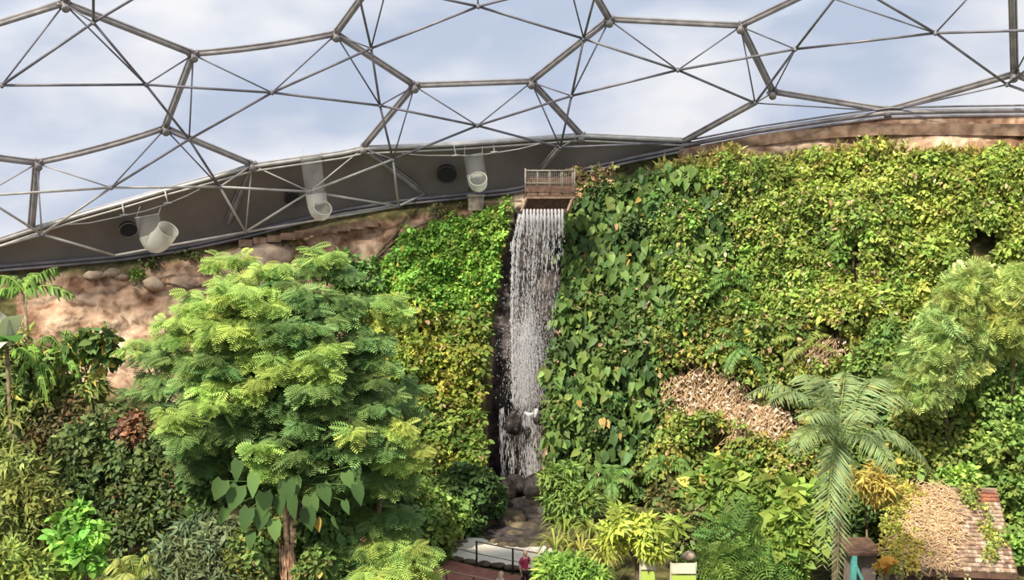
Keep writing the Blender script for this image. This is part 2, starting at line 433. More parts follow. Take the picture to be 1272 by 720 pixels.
OUT = [('L1', 'O1', .0), ('O1', 'T1', 0), ('O1', 'O2', 0), ('O2', 'O6', 5), ('O2', 'O3', 0), ('O3', 'O4', 5), ('O4', 'L4', 3), ('O3', 'O5', 0), ('O4', 'O4b', 0), ('O6', 'T6', 0), ('O6', 'O8', 0),
       ('O8', 'O7', 0), ('O8', 'O9', 0), ('O9', 'O11', 0), ('O9', 'O10', 0), ('O10', 'T10', 0), ('O10', 'O12', 0), ('O12', 'T12', 0), ('O12', 'O13', 0), ('O13', 'O14', 0), ('O14', 'O15', 0), ('O15', 'T15', 0),
       ('O5', 'X5', 0), ('O7', 'X7', 0), ('I18', 'X11', 0), ('I22', 'E2', 0), ('O15', 'R15', 0)]
def inward(P): return nrm(SC - P)
for a, b_, sag in OUT:
    p, q_ = PN[a], PN[b_]
    mid = (p + q_) / 2 + np.array([0, 0, -sag * .05])
    t = np.linspace(0, 1, 7)[:, None]; pts = (1 - t) ** 2 * p + 2 * t * (1 - t) * mid + t * t * q_
    inn = inward(mid); side = nrm(np.cross(q_ - p, inn))
    bb = B(); bb.tube(pts, .115, 10)
    for sg in (-1, 1): bb.tube(pts + side * sg * .15 - inn * .10, .055, 6)
    bb.tube(pts - inn * .18, .06, 6)
    bb.build('outer_beam', M['beam'], dome)
MAIN = [('I1', 'A1'), ('I1', 'A1b'), ('I1', 'I2'), ('I1', 'I3'), ('I2', 'I3'), ('I2', 'A2'), ('I3', 'I4'), ('I3', 'I5'), ('I4', 'I5'), ('I4', 'I12'), ('I4', 'I14'), ('I5', 'I6'), ('I5', 'I7'), ('I6', 'I7'),
        ('I6', 'I0'), ('I6', 'I8'), ('I0', 'I8'), ('I8', 'A8'), ('I8', 'X9'), ('I7', 'I9'), ('I7', 'I10'), ('I9', 'I10'), ('I10', 'I11'), ('I10', 'I20'), ('I9', 'I20'), ('I11', 'I20'), ('I9', 'X9'),
        ('I12', 'A12'), ('I12', 'I13'), ('I12', 'I14'), ('I14', 'I15'), ('I14', 'I11'), ('I11', 'I15'), ('I13', 'A13'), ('I13', 'A13b'), ('I13', 'I16'), ('I16', 'A16'), ('I16', 'I17'), ('I16', 'I19'), ('I17', 'I19'),
        ('I15', 'I17'), ('I15', 'I18'), ('I17', 'I18'), ('I19', 'I21'), ('I19', 'I22'), ('I21', 'A21'), ('I21', 'I23'), ('I21', 'I22'), ('I23', 'A23'), ('I23', 'A23c'), ('I23', 'I24'), ('I24', 'A24'), ('I24', 'A24b'), ('I20', 'X7'),
        ('I18', 'E2')]
for a, b_ in MAIN:
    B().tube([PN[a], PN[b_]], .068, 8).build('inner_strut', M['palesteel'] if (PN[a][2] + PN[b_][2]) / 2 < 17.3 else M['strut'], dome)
DIAG = [('O1', 'I2'), ('O1', 'I3'), ('O1', 'I1'), ('O2', 'I3'), ('O2', 'I4'), ('O2', 'I5'), ('O6', 'I4'), ('O6', 'I12'), ('O6', 'I14'), ('O3', 'I5'), ('O3', 'I6'), ('O3', 'I7'), ('O4', 'I6'), ('O4', 'I0'), ('O4', 'I8'),
        ('O5', 'I7'), ('O5', 'I9'), ('O5', 'I10'), ('O7', 'I10'), ('O7', 'I11'), ('O8', 'I14'), ('O8', 'I11'), ('O8', 'I15'), ('O9', 'I15'), ('O9', 'I17'), ('O9', 'I18'), ('O10', 'I16'), ('O10', 'I17'), ('O10', 'I19'),
        ('O11', 'I18'), ('O12', 'I19'), ('O12', 'I21'), ('O12', 'I22'), ('O13', 'I22'), ('O13', 'I21'), ('O14', 'I22'), ('O14', 'I24'), ('O15', 'I24'), ('O15', 'A23b'), ('I13', 'T13'), ('I12', 'A12b'), ('I16', 'A16b'), ('I23', 'T12'), ('I23', 'T15')]
for a, b_ in DIAG:
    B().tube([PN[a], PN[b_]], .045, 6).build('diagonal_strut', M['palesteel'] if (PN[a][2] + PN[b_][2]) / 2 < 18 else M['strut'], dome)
for k, p in PO.items():
    if k[0] != 'O' or k == 'O4b': continue
    bb = B(); bb.blob(p, (.19, .19, .19), 0, n=2); i3 = inward(p)
    bb.tube([p - i3 * .32, p + i3 * .36], .15, 10); bb.tube([p + i3 * .34, p + i3 * .44], .20, 10)
    for ang in range(6):
        u = nrm(np.cross(i3, (0, 0, 1))); w = np.cross(i3, u); dd = math.cos(ang) * u + math.sin(ang) * w
        bb.box(p + dd * .24, (.10, .03, .12), dd, np.cross(i3, dd), i3)
    bb.build('outer_node', M['beam'], dome)
for k, p in PI_.items():
    if k[0] != 'I' or k in ('I0',): continue
    bb = B(); bb.blob(p, (.125, .125, .125), 0, n=2); i3 = inward(p); bb.tube([p - i3 * .15, p + i3 * .15], .075, 8)
    bb.build('inner_node', M['strut'], dome)
# rails of the dome's lower edge (top of the membrane wall)
RAIL = [(-200, 358), (0, 299), (39, 286), (100, 267), (153, 252), (207, 236), (267, 220), (313, 207), (424, 191), (451, 185), (567, 180), (722, 169), (848, 175)]
rp = np.array([sph(x, y, SR - .1) for x, y in RAIL])
bb = B(); bb.tube(rp, .10, 8); bb.tube(rp + np.array([0, -.05, -.26]), .06, 6); bb.tube(rp + np.array([0, .1, .16]), .05, 6)
bb.build('edge_rail', M['palesteel'], dome)
RAIL2 = [(848, 181), (940, 163), (1040, 148), (1103, 140), (1190, 138), (1272, 137), (1500, 137)]
rp2 = np.array([sph(x, y, SR - .2) for x, y in RAIL2])
bb = B(); bb.tube(rp2, .14, 8); bb.tube(rp2 + np.array([0, -.08, .25]), .06, 6); bb.tube(rp2 + np.array([0, .0, -.25]), .09, 6)
bb.build('edge_rail', M['beam'], dome)
# cushions
def cushion(names):
    P = [];
    for n in names: P.append(PN[n] if isinstance(n, str) else sph(n[0], n[1], SR))
    P = np.array(P); c = P.mean(0); inn = inward(c)
    dens = []
    for i in range(len(P)):
        a, b_ = P[i], P[(i + 1) % len(P)]; m = max(2, int(np.linalg.norm(b_ - a) / .9))
        for k in range(m): dens.append(a + (b_ - a) * k / m)
    D = np.array(dens) - inn * .10; D = D + (c - D) * .012
    n = len(D); size = np.linalg.norm(D - c, axis=1).mean(); rings = 8
    bb = B()
    for sg, hh in ((1, .17), (-1, .20)):
        V = [c + inn * sg * hh * size * .9]
        for j in range(1, rings + 1):
            s_ = j / rings; V += list(c + (D - c) * s_ + inn * sg * hh * size * .9 * (1 - s_ ** 2.2))
        V = np.array(V); T = [(0, 1 + (k + 1) % n, 1 + k) for k in range(n)]; Q = []
        for j in range(rings - 1):
            for k in range(n): Q.append((1 + j * n + k, 1 + j * n + (k + 1) % n, 1 + (j + 1) * n + (k + 1) % n, 1 + (j + 1) * n + k))
        bb.add(V, T, Q)
    bb.build('film_cushion', M['etfe'], dome)
for nm in [['L1', 'O1', 'T1', (-60, -80)], ['O1', 'O2', 'O3', 'O4', 'L4', (-150, 120), 'L1'], ['T1', 'O1', 'O2', 'O6', 'T6', (420, -110), (250, -150)],
           ['O2', 'O6', 'O8', 'O7', (424, 190), 'O5', 'O3'], ['O6', 'O8', 'O9', 'O10', 'T10', 'T13', 'T6'], ['O3', 'O5', (267, 222), (207, 237), (153, 254), (100, 269), 'O4b', 'O4'],
           ['L4', 'O4', 'O4b', (0, 300), (-120, 335), (-170, 260)], ['O8', 'O9', 'O11', (567, 181), 'O7'], ['O10', 'O12', 'O13', 'I22', 'E2', 'O11', 'O9'], ['T12', 'O12', 'O13', 'O14', 'O15', 'T15', (1130, -110)],
           ['O13', 'O14', (1040, 148), (940, 163), 'E2'], ['T10', 'O10', 'O12', 'T12', (960, -120), (780, -120)], ['O14', 'O15', 'R15', 'R14'], ['T15', 'O15', 'R15', (1420, 60), (1380, -60)]]:
    nm = [n if not (isinstance(n, str) and n == 'I22') else (945, 127) for n in nm]
    cushion(nm)

# membrane wall between the dome's edge rail and the soil
xs = np.linspace(-200, 870, 90)
ty = np.interp(xs, [p[0] for p in RAIL] + [870], [p[1] for p in RAIL] + [179]); by = np.interp(xs, CREST[:, 0], CREST[:, 1]) + 5
rows = []
for s_ in np.linspace(0, 1, 8):
    rows.append(sph(xs, ty + (by - ty) * s_, SR - .05 + .28 * math.sin(math.pi * s_)))
V = np.array(rows); V2 = V + nrm(V - SC) * .15
n0, n1 = V.shape[:2]; ii = np.arange(n0 * n1).reshape(n0, n1)
wq = np.stack([ii[:-1, :-1], ii[:-1, 1:], ii[1:, 1:], ii[1:, :-1]], -1).reshape(-1, 4)
bb = B(); bb.add(V.reshape(-1, 3), None, wq); bb.add(V2.reshape(-1, 3), None, wq)
wall = bb.build('wall_back', M['skirt']); tag(wall, kind='structure')
# seams on the wall
for x in (25, 65, 120, 250, 345, 415, 520, 548, 640, 760):
    t_, b2 = np.interp(x, xs, ty), np.interp(x, xs, by)
    pts = sph(np.full(6, x) + np.linspace(0, 8, 6), t_ + (b2 - t_) * np.linspace(0, 1, 6), SR - .12 - 0)
    pts = pts + inward(pts) * .30 * np.sin(np.pi * np.linspace(0, 1, 6))[:, None] * .0
# lower dark channel along the wall foot
foot_px = np.array([(x, np.interp(x, CREST[:, 0], CREST[:, 1]) - 3) for x in np.linspace(-150, 850, 60)])
fp = sph(foot_px[:, 0], foot_px[:, 1], SR - .45)
bb = B(); bb.tube(fp, .11, 8); bb.tube(fp + np.array([0, -.1, -.22]), .08, 6)
tag(bb.build('edge_channel', M['strut']), 'long grey metal channel along the foot of the membrane wall', 'channel')
# vent openings
for (x, y, r_, lb) in [(160, 286, .42, 'dark round vent hole beside the lowest hanging air duct'), (363, 247, .40, 'dark round vent hole beside the middle hanging air duct'), (555, 217, .52, 'dark round vent hole left of the duct nearest the waterfall')]:
    p = sph(x, y, SR - .55); i3 = nrm(CAM - p) ; i3 = nrm(inward(p) + i3 * .6); u = nrm(np.cross(i3, (0, 0, 1))); w = np.cross(u, i3)
    a = np.linspace(0, 2 * math.pi, 33)
    th = thing('vent_opening', lb, 'vent', p, 'round vents in the membrane wall')
    ring = p + r_ * (np.cos(a)[:, None] * u * 1.15 + np.sin(a)[:, None] * w)
    B().tube(ring, .035, 6, cap=False).build('rim', M['rim'], th)
    bb = B(); V = [p - i3 * .05] + list(ring[:-1] - i3 * .02); bb.add(V, [(0, 1 + (k + 1) % 32, 1 + k) for k in range(32)])
    bk = ring[:-1] - i3 * .4; bb.add(np.concatenate([ring[:-1], bk]), None, [(k, (k + 1) % 32, 32 + (k + 1) % 32, 32 + k) for k in range(32)])
    bb.build('dark_interior', M['hole'], th)
# hanging air ducts: clear sleeve, white cuff scooping up at its lower end
def duct(top, bot, wpx, mouth, lb):
    Y = sph(bot[0], bot[1], SR)[1] - 2.6
    pt, pb = at(*top, Y), at(*bot, Y); r_ = wpx / 2 * Y / F / CT
    th = thing('air_duct', lb, 'duct', pt, 'hanging fabric air ducts')
    L_ = np.linalg.norm(pb - pt); t = np.linspace(0, 1, 9)
    ax = pt + (pb - pt) * t[:, None]
    B().tube(ax[:7], r_, 20, cap=False).build('clear_sleeve', M['film'], th)
    ring = ax[0] ; a = np.linspace(0, 2 * math.pi, 25)
    d = nrm(pb - pt); u = nrm(np.cross(d, (0, 1, 0))); w = np.cross(d, u)
    B().tube(ring + r_ * (np.cos(a)[:, None] * u + np.sin(a)[:, None] * w), .03, 6, cap=False).build('hoop', M['palesteel'], th)
    # cuff: elbow that turns up towards the mouth
    pm = at(*mouth, Y - .7)
    k = 12; tt = np.linspace(0, 1, k)[:, None]
    s0 = ax[5]; c0 = pb + d * r_ * .4
    cur = (1 - tt) ** 2 * s0 + 2 * tt * (1 - tt) * c0 + tt * tt * pm
    rad = r_ * np.linspace(1.02, .88, k)
    B().tube(cur, rad, 22, cap=False).build('cuff', M['cuff'], th)
    dd = nrm(cur[-1] - cur[-2]); u = nrm(np.cross(dd, (0, 1, 0))); w = np.cross(dd, u)
    B().tube(cur[-1] + rad[-1] * (np.cos(a)[:, None] * u + np.sin(a)[:, None] * w), .035, 6, cap=False).build('cuff_rim', M['cuff'], th)
    for sg in (-1, 1):
        x0 = ax[0] + u * 0 + np.array([sg * r_ * .9, 0, 0]); B().tube([x0, x0 + np.array([0, .6, .5])], .015, 5).build('suspension_wire', M['rope'], th)
duct((183, 268), (191, 306), 29, (209, 285), 'pale air duct with upturned cuff, lowest on the left of the membrane wall')
duct((386, 195), (396, 268), 25, (401, 258), 'long hanging air duct with pale cuff, above the feathery tree')
duct((588, 192), (594, 230), 24, (594, 222), 'hanging air duct with pale cuff nearest the waterfall')
# cable swags with brackets
def swag(pts, brs, lb):
    P = np.array([sph(x, y, SR - .9) for x, y in pts]); th = thing('hanging_cable', lb, 'cable', P[0], 'cables slung under the dome edge')
    B().tube(P, .035, 6).build('cable', M['rope'], th)
    for (x0, y0, x1, y1) in brs:
        a, b_ = sph(x0, y0, SR - .2), sph(x1, y1, SR - .9)
        bb = B(); bb.tube([a, b_], .045, 6); bb.tube([b_ + np.array([-.22, 0, -.06]), b_ + np.array([.22, 0, -.03])], .06, 6); bb.build('bracket', M['palesteel'], th)
swag([(80, 279), (110, 277), (153, 268), (180, 262), (208, 253), (232, 243), (248, 235)], [(152, 253, 154, 266), (205, 237, 208, 251)], 'thin cable on two pale brackets above the lowest air duct')
swag([(500, 191), (530, 193), (566, 193), (590, 193), (614, 190), (645, 185), (672, 178)], [(564, 181, 566, 192), (613, 179, 614, 188)], 'thin cable on two pale brackets above the duct nearest the waterfall')

# kerbs, masonry, rubble along the crest
bx = [(600, 252, 652, 250)]
kp = np.array([cliff(x, y)[0] + np.array([0, -.1, .1]) for x, y in [(845, 194), (900, 184), (960, 174), (1030, 167), (1100, 163), (1180, 163), (1262, 164), (1380, 166), (1500, 166)]])
bb = B()
for a, b_ in zip(kp[:-1], kp[1:]): bb.beam(a, b_ + (b_ - a) * .01, .5, .6)
tag(bb.build('concrete_kerb', M['brownstone'], smooth=False), 'brown weathered kerb along the top of the right bank under the dome', 'kerb')
def masonry(a, b_, hpx, lb, off=.4):
    p, q_ = cliff(*a)[0], cliff(*b_)[0]; n = max(3, int(np.linalg.norm(q_ - p) / .75)); h = hpx / 22.
    bb = B()
    for row in range(max(1, int(h / .42))):
        for k in range(n):
            t = (k + .5 * (row % 2)) / n
            c = p + (q_ - p) * t + np.array([0, -off - R.random() * .08, row * .4])
            d = nrm(q_ - p); d[2] = 0; d = nrm(d)
            bb.box(c, (.37 + R.random() * .06, .3, .19), d, np.cross((0, 0, 1), d), (0, 0, 1))
    tag(bb.build('masonry_ledge', M['brownstone'], smooth=False), lb, 'ledge')
masonry((308, 301), (480, 274), 18, 'low brown stone ledge below the membrane wall, left of the waterfall')
masonry((596, 262), (646, 258), 8, 'short low brown ledge beside the weir trough')
p = cliff(592, 262)[0]
bb = B(); bb.box(p + np.array([0, -.7, .5]), (.45, .35, .42)); bb.box(p + np.array([0, -.72, .95]), (.52, .4, .06))
tag(bb.build('concrete_block', M['concrete'], smooth=False), 'grey concrete block standing left of the weir', 'block')
bb = B(); a, b_ = cliff(602, 257)[0], cliff(648, 256)[0]
bb.beam(a + np.array([0, -1.4, .35]), b_ + np.array([0, -1.4, .35]), .25, .12)
tag(bb.build('plank', M['wood'], smooth=False), 'tan plank lying between the concrete block and the weir', 'plank')
def rocks(lst, m, name='boulder', cat='boulder'):
    for k, (x, y, r_, fl, lb, Yo) in enumerate(lst):
        p = cliff(x, y)[0] if Yo is None else at(x, y, Yo)
        bb = B(); bb.blob(p, (r_, r_ * .8, r_ * fl), .28, seed=k + x * .1, n=3, freq=1.1)
        tag(bb.build(name, M[m]), lb, cat)
rocks([(330, 318, 1.7, .6, 'smooth pale boulder poking out behind the feathery tree', None), (118, 342, .55, .45, 'pale rock at the left end of the rubble pile under the dome', None), (138, 339, .5, .5, 'pale rock in the middle of the rubble pile under the dome', None),
       (152, 344, .5, .4, 'pale rock at the right end of the rubble pile under the dome', None), (191, 353, .6, .75, 'small reddish brown rock on the bare soil', None)], 'palerock')

# drooping root / log lines on pale soil
for pts, lb in [([(548, 268), (510, 285), (490, 300), (470, 318), (455, 335)], 'thin brown root trailing down pale soil beside the bright vine bank'),
                ([(505, 268), (492, 290), (478, 305), (462, 325), (450, 342)], 'dark root running down the pale soil under the stone wall'),
                ([(232, 358), (212, 352), (190, 352), (262, 352), (272, 356)][::1], 'crooked root across the bare soil')]:
    P = cliff(np.array([p[0] for p in pts]), np.array([p[1] for p in pts])); P[:, 1] -= .15
    tag(B().tube(P[np.argsort(P[:, 0])], .07, 6).build('root', M['bark']), lb, 'root')

# ================================================================== WATERFALL
YF = 59.6
def W(px, py): return at(px, py, YF)
# weir : cage + trough
zl = W(670, 262)[2]
weir = thing('weir', 'rusty grey railed weir box at the top of the waterfall', 'weir', W(680, 262))
pl, pr = W(653, 243), W(714, 243); ptop = W(653, 212)[2]; zb = pl[2]
bb = B()
for x in np.linspace(pl[0], pr[0], 5):
    for yy in (YF + .2, YF + 2.2):
        bb.tube([(x, yy, zb - .1), (x, yy, ptop + (.12 if x in (pl[0], pr[0]) else 0))], .04 if x in (pl[0], pr[0]) else .02, 6)
for zz in (ptop, (ptop + zb) / 2):
    r_ = .04 if zz == ptop else .02
    bb.tube([(pl[0], YF + .2, zz), (pr[0], YF + .2, zz)], r_, 6); bb.tube([(pl[0], YF + 2.2, zz), (pr[0], YF + 2.2, zz)], r_, 6)
    for x in (pl[0], pr[0]): bb.tube([(x, YF + .2, zz), (x, YF + 2.2, zz)], r_, 6)
bb.build('cage_rail', M['cage'], weir)
bb = B()
for x in np.arange(pl[0], pr[0], .13): bb.tube([(x, YF + .22, zb), (x, YF + .22, ptop)], .008, 4)
for z in np.arange(zb, ptop, .13): bb.tube([(pl[0], YF + .22, z), (pr[0], YF + .22, z)], .008, 4)
bb.build('mesh_panel', M['cage'], weir)
bb = B(); bb.box(((pl[0] + pr[0]) / 2, YF + 1.2, zb - .1), ((pr[0] - pl[0]) / 2 + .1, 1.15, .1)); bb.box(((pl[0] + pr[0]) / 2, YF + .1, zb + .35), ((pr[0] - pl[0]) / 2, .06, .14)); bb.box(((pl[0] + pr[0]) / 2, YF + 2.4, zb + .5), ((pr[0] - pl[0]) / 2, .1, .45))
bb.build('deck', M['darkwood'], weir, False)
tl, tr = W(648, 261), W(705, 261); z1 = zb - .12
bb = B()
# sloping trough: back board, side cheeks, lip
bb.add([(pl[0] + .1, YF + .1, z1), (pr[0] - .2, YF + .1, z1), (tr[0], YF - .25, zl + .05), (tl[0], YF - .25, zl + .05), (pl[0] + .1, YF + .35, z1), (pr[0] - .2, YF + .35, z1), (tr[0], YF + .9, zl - .1), (tl[0], YF + .9, zl - .1)], None,
       [(4, 5, 6, 7), (0, 1, 5, 4)])
bb.build('trough_back', M['darkwood'], weir, False)
bb = B(); bb.beam((pl[0] + .05, YF, z1), (tl[0], YF - .3, zl), .14, .12); bb.beam((pr[0] - .1, YF, z1), (tr[0], YF - .3, zl), .14, .12); bb.beam((pl[0], YF - .02, z1 + .02), (pr[0], YF - .02, z1 + .02), .12, .1); bb.beam((tl[0], YF + .0, zl - .03), (tr[0], YF + .0, zl - .03), .3, .08)
bb.build('trough_frame', M['wood'], weir, False)
bb = B()
for k in range(13):
    x = tl[0] + .15 + (tr[0] - tl[0] - .3) * k / 12; bb.beam((x, YF - .32, zl - .02), (x, YF - .02, zl + .06), .06, .14)
bb.build('lip_teeth', M['darkwood'], weir, False)

wf = thing('waterfall', 'tall white waterfall dropping down the dark gully from the weir', 'waterfall', W(655, 610))
def streaks(n, f, wlo, whi, llo, lhi, name, m, yjit=.25):
    bb = B()
    px, py = f(n)
    P = at(px, py, YF + R.normal(0, yjit, n)); Lh = R.uniform(llo, lhi, n) / 2; w = R.uniform(wlo, whi, n)
    tpl = np.array([(0, 0, 1), (1, 0, .4), (0, 1, .4), (-1, 0, .4), (0, -1, .4), (.8, 0, -.6), (0, .8, -.6), (-.8, 0, -.6), (0, -.8, -.6), (0, 0, -1)], float)
    T = [(0, 1, 2), (0, 2, 3), (0, 3, 4), (0, 4, 1), (9, 6, 5), (9, 7, 6), (9, 8, 7), (9, 5, 8)]
    Q = [(1, 5, 6, 2), (2, 6, 7, 3), (3, 7, 8, 4), (4, 8, 5, 1)]
    V = P[:, None] + tpl[None] * np.stack([w, w, Lh], -1)[:, None]
    off = (np.arange(n) * 10)[:, None, None]
    bb.add(V.reshape(-1, 3), (np.array(T)[None] + off).reshape(-1, 3), (np.array(Q)[None] + off).reshape(-1, 4))
    return tag(bb.build(name, M[m], wf), kind='stuff')
# spouts
bb = B()
for k in range(12):
    x = 650.5 + 4.35 * k; a, b_ = W(x, 260), W(x + R.normal(0, .6), 292)
    a = a + np.array([0, -.25, 0]); mid = (a + b_) / 2 + np.array([0, -.18, .1]); bb.tube([a, a * .7 + mid * .3 + np.array([0, -.08, .03]), mid, b_], [.075, .07, .055, .02], 6)
bb.build('spout_stream', M['water'], wf)
def upper(n):
    u = R.random(n); py = 268 + (R.random(n) ** 2.0) * 235
    lanes = np.array([.03, .10, .14, .25, .33, .42, .48, .6, .68, .78, .9]); wts = np.array([1.2, 1.4, 1.0, .6, .7, .8, .5, .6, .7, .5, .6]); wts /= wts.sum()
    lane = lanes[R.choice(len(lanes), n, p=wts)] + R.normal(0, .014, n)
    lane = np.where(R.random(n) < .30, u, lane)
    l = np.interp(py, [262, 300, 400, 505], [645, 636, 634, 637]); r = np.interp(py, [262, 300, 400, 505], [699, 702, 690, 675])
    lane = np.clip(lane, 0, 1); k_ = np.clip((py - 290) / 130, 0, 1); lane = np.where((lane > .55) & (R.random(n) < k_ * .6), lane * .6, lane)
    return l + (r - l) * lane, py
streaks(3700, upper, .006, .016, .05, .34, 'falling_curtain', 'water')
def left_edge(n):
    py = R.uniform(300, 500, n); return np.interp(py, [300, 400, 500], [637, 636, 638]) + R.normal(0, 1.2, n), py
streaks(260, left_edge, .012, .028, .08, .35, 'edge_stream', 'water', .1)
def mid(n):
    py = 400 + 105 * R.random(n) ** .8; c = np.where(R.random(n) < .6, 650 + R.normal(0, 5.5, n), 663 + R.normal(0, 7, n)); return c, py
streaks(1300, mid, .010, .026, .15, .7, 'central_flow', 'mist')
def mistf(n):
    return 656 + R.normal(0, 13, n), 455 + R.normal(0, 38, n)
streaks(5200, mistf, .012, .032, .05, .14, 'spray', 'mist', .5)
def lower(n):
    py = 508 + 104 * R.random(n); side = R.random(n) < .5
    lx = np.where(R.random(n) < .5, 622 + R.normal(0, 1.5, n) + (py - 508) * .03, R.uniform(622, 640, n)); rx = np.interp(py, [508, 615], [660, 664]) + R.normal(0, 6, n)
    return np.where(side, lx, rx), py
streaks(700, lower, .008, .02, .1, .6, 'lower_cascade', 'water')
def lower2(n): return 660 + R.normal(0, 8, n), R.uniform(515, 605, n)
streaks(900, lower2, .012, .035, .1, .5, 'lower_spray', 'mist')
bb = B()
for a, b_, c_ in [((652, 512), (657, 515), (663, 513)), ((663, 513), (667, 509), (664, 518)), ((652, 600), (646, 612), (644, 622)), ((657, 598), (661, 608), (670, 614)), ((646, 606), (652, 618), (648, 632)), ((612, 604), (618, 612), (622, 620))]:
    bb.tube([at(*a, 58.4), at(*b_, 58.2), at(*c_, 58.0)], [.08, .12, .06], 7)
bb.build('rock_trickle', M['water'], wf)
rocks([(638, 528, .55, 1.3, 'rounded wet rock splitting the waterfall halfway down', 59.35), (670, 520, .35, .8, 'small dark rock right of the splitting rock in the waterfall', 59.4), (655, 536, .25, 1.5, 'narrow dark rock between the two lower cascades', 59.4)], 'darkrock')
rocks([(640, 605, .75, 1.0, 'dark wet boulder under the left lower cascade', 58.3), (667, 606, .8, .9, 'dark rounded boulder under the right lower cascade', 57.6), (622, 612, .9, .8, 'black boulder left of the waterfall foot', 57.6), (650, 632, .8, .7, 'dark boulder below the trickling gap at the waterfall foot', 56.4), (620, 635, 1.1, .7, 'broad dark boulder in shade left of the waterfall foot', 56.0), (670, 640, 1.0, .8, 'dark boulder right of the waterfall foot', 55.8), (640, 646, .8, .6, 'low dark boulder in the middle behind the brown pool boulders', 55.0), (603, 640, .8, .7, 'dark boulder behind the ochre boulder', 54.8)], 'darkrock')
rocks([(603, 655, .85, .8, 'ochre brown boulder behind the pale pool', 53.6), (634, 650, .85, .75, 'grey brown boulder at the middle of the pool edge', 54.0), (655, 658, .8, .6, 'dark brown boulder at the right of the pool edge', 53.2), (588, 664, .45, .6, 'small tan stone at the left pool edge', 52.3),
       (640, 666, .5, .6, 'small grey stone just behind the pool', 52.2), (623, 668, .4, .5, 'small brown stone between two larger boulders behind the pool', 52.0), (596, 670, .35, .5, 'small rusty stone behind the railing post', 51.5)], 'boulder')
# pool
poly = [at_z(x, y, .02) for x, y in [(553, 692), (566, 678), (582, 667), (598, 668), (625, 676), (650, 678), (680, 676), (705, 690), (690, 712), (660, 709), (620, 702), (585, 698)]]
poly = np.array(poly); c = poly.mean(0)
bb = B()
dens = np.concatenate([poly + (np.roll(poly, -1, 0) - poly) * t for t in (0, .5)]); order = np.argsort(np.arctan2(dens[:, 1] - c[1], dens[:, 0] - c[0])); dens = dens[order]
V = [c] + [c + (d - c) * s_ for s_ in (.4, .8, 1) for d in dens]; n = len(dens)
Q = [(1 + j * n + k, 1 + j * n + (k + 1) % n, 1 + (j + 1) * n + (k + 1) % n, 1 + (j + 1) * n + k) for j in range(2) for k in range(n)]
V = np.array(V); V2 = V.copy(); V2[:, 2] -= .5
bb.add(V, [(0, 1 + k, 1 + (k + 1) % n) for k in range(n)], [q_[::-1] for q_ in Q])
tag(bb.build('pool_water', M['foam']), 'pale creamy churned pool of water below the waterfall', 'pool', kind='thing')
ring = np.concatenate([dens, dens[:1]])
edg = thing('stone_edging', 'row of brown edging stones round the front of the pale pool', 'edging', c)
for k in range(n):
    a_, b_ = dens[k], dens[(k + 1) % n]
    for t_ in np.arange(0, 1, .55 / max(.6, np.linalg.norm(b_ - a_))):
        q_ = a_ + (b_ - a_) * t_
        if project(q_)[1] > 672: B().blob(q_, (.30, .22, .13), .2, seed=k + t_, n=2).build('stone', M['boulder'], edg)
# path
up_e = [(440, 664), (500, 679), (545, 692), (600, 705), (660, 717), (730, 730), (800, 745)]
A = np.array([at_z(x, y, .06) for x, y in up_e]); tn = nrm(np.gradient(A, axis=0)); nn = np.stack([tn[:, 1], -tn[:, 0], 0 * tn[:, 0]], -1)
Bp = A + nn * 5.5
bb = B(); n = len(A); V = np.concatenate([A, Bp, A - (0, 0, .25), Bp - (0, 0, .25)])
Q = []
for k in range(n - 1): Q += [(k, n + k, n + k + 1, k + 1), (k, k + 1, 2 * n + k + 1, 2 * n + k), (n + k, 3 * n + k, 3 * n + k + 1, n + k + 1)]
bb.add(V, None, Q)
tag(bb.build('path', M['path'], smooth=False), 'red paved footpath in front of the pool', 'path', kind='structure')
# railing by pool
rl = thing('railing', 'thin dark post railing between the red path and the pool', 'railing', at_z(592, 703, .05))
posts = [(547, 693), (592, 704.5), (637, 714), (690, 724)]
tops = []
for x, y in posts:
    p = at_z(x, y, .05) + np.array([0, .12, 0]); t = p + np.array([0, 0, 1.15]); tops.append(t)
    bb = B(); bb.tube([p, t], .045, 8); bb.box(p + np.array([0, 0, .02]), (.09, .09, .02)); bb.blob(t, (.06, .06, .05), 0, n=1); bb.build('post', M['rail'], rl)
B().tube(tops[1:], .035, 8).build('handrail', M['railtop'], rl)
B().tube([t - np.array([0, 0, .55]) for t in tops], .015, 6).build('wire', M['rail'], rl)
rl = thing('railing', 'pale wooden handrail along the near side of the red path', 'railing', at_z(560, 745, .05))
bt = np.array([at(x, y, Yv) for x, y, Yv in [(546, 707, 43.2), (575, 713, 42.8), (620, 722, 42.3), (680, 736, 41.6)]])
B().tube(bt, .04, 8).build('handrail', M['railtop'], rl)
for k in range(4):
    p = bt[k] + (bt[min(k + 1, 3)] - bt[k]) * .3; bb = B(); bb.tube([p, (p[0], p[1], .0)], .035, 6); bb.build('post', M['rail'], rl)

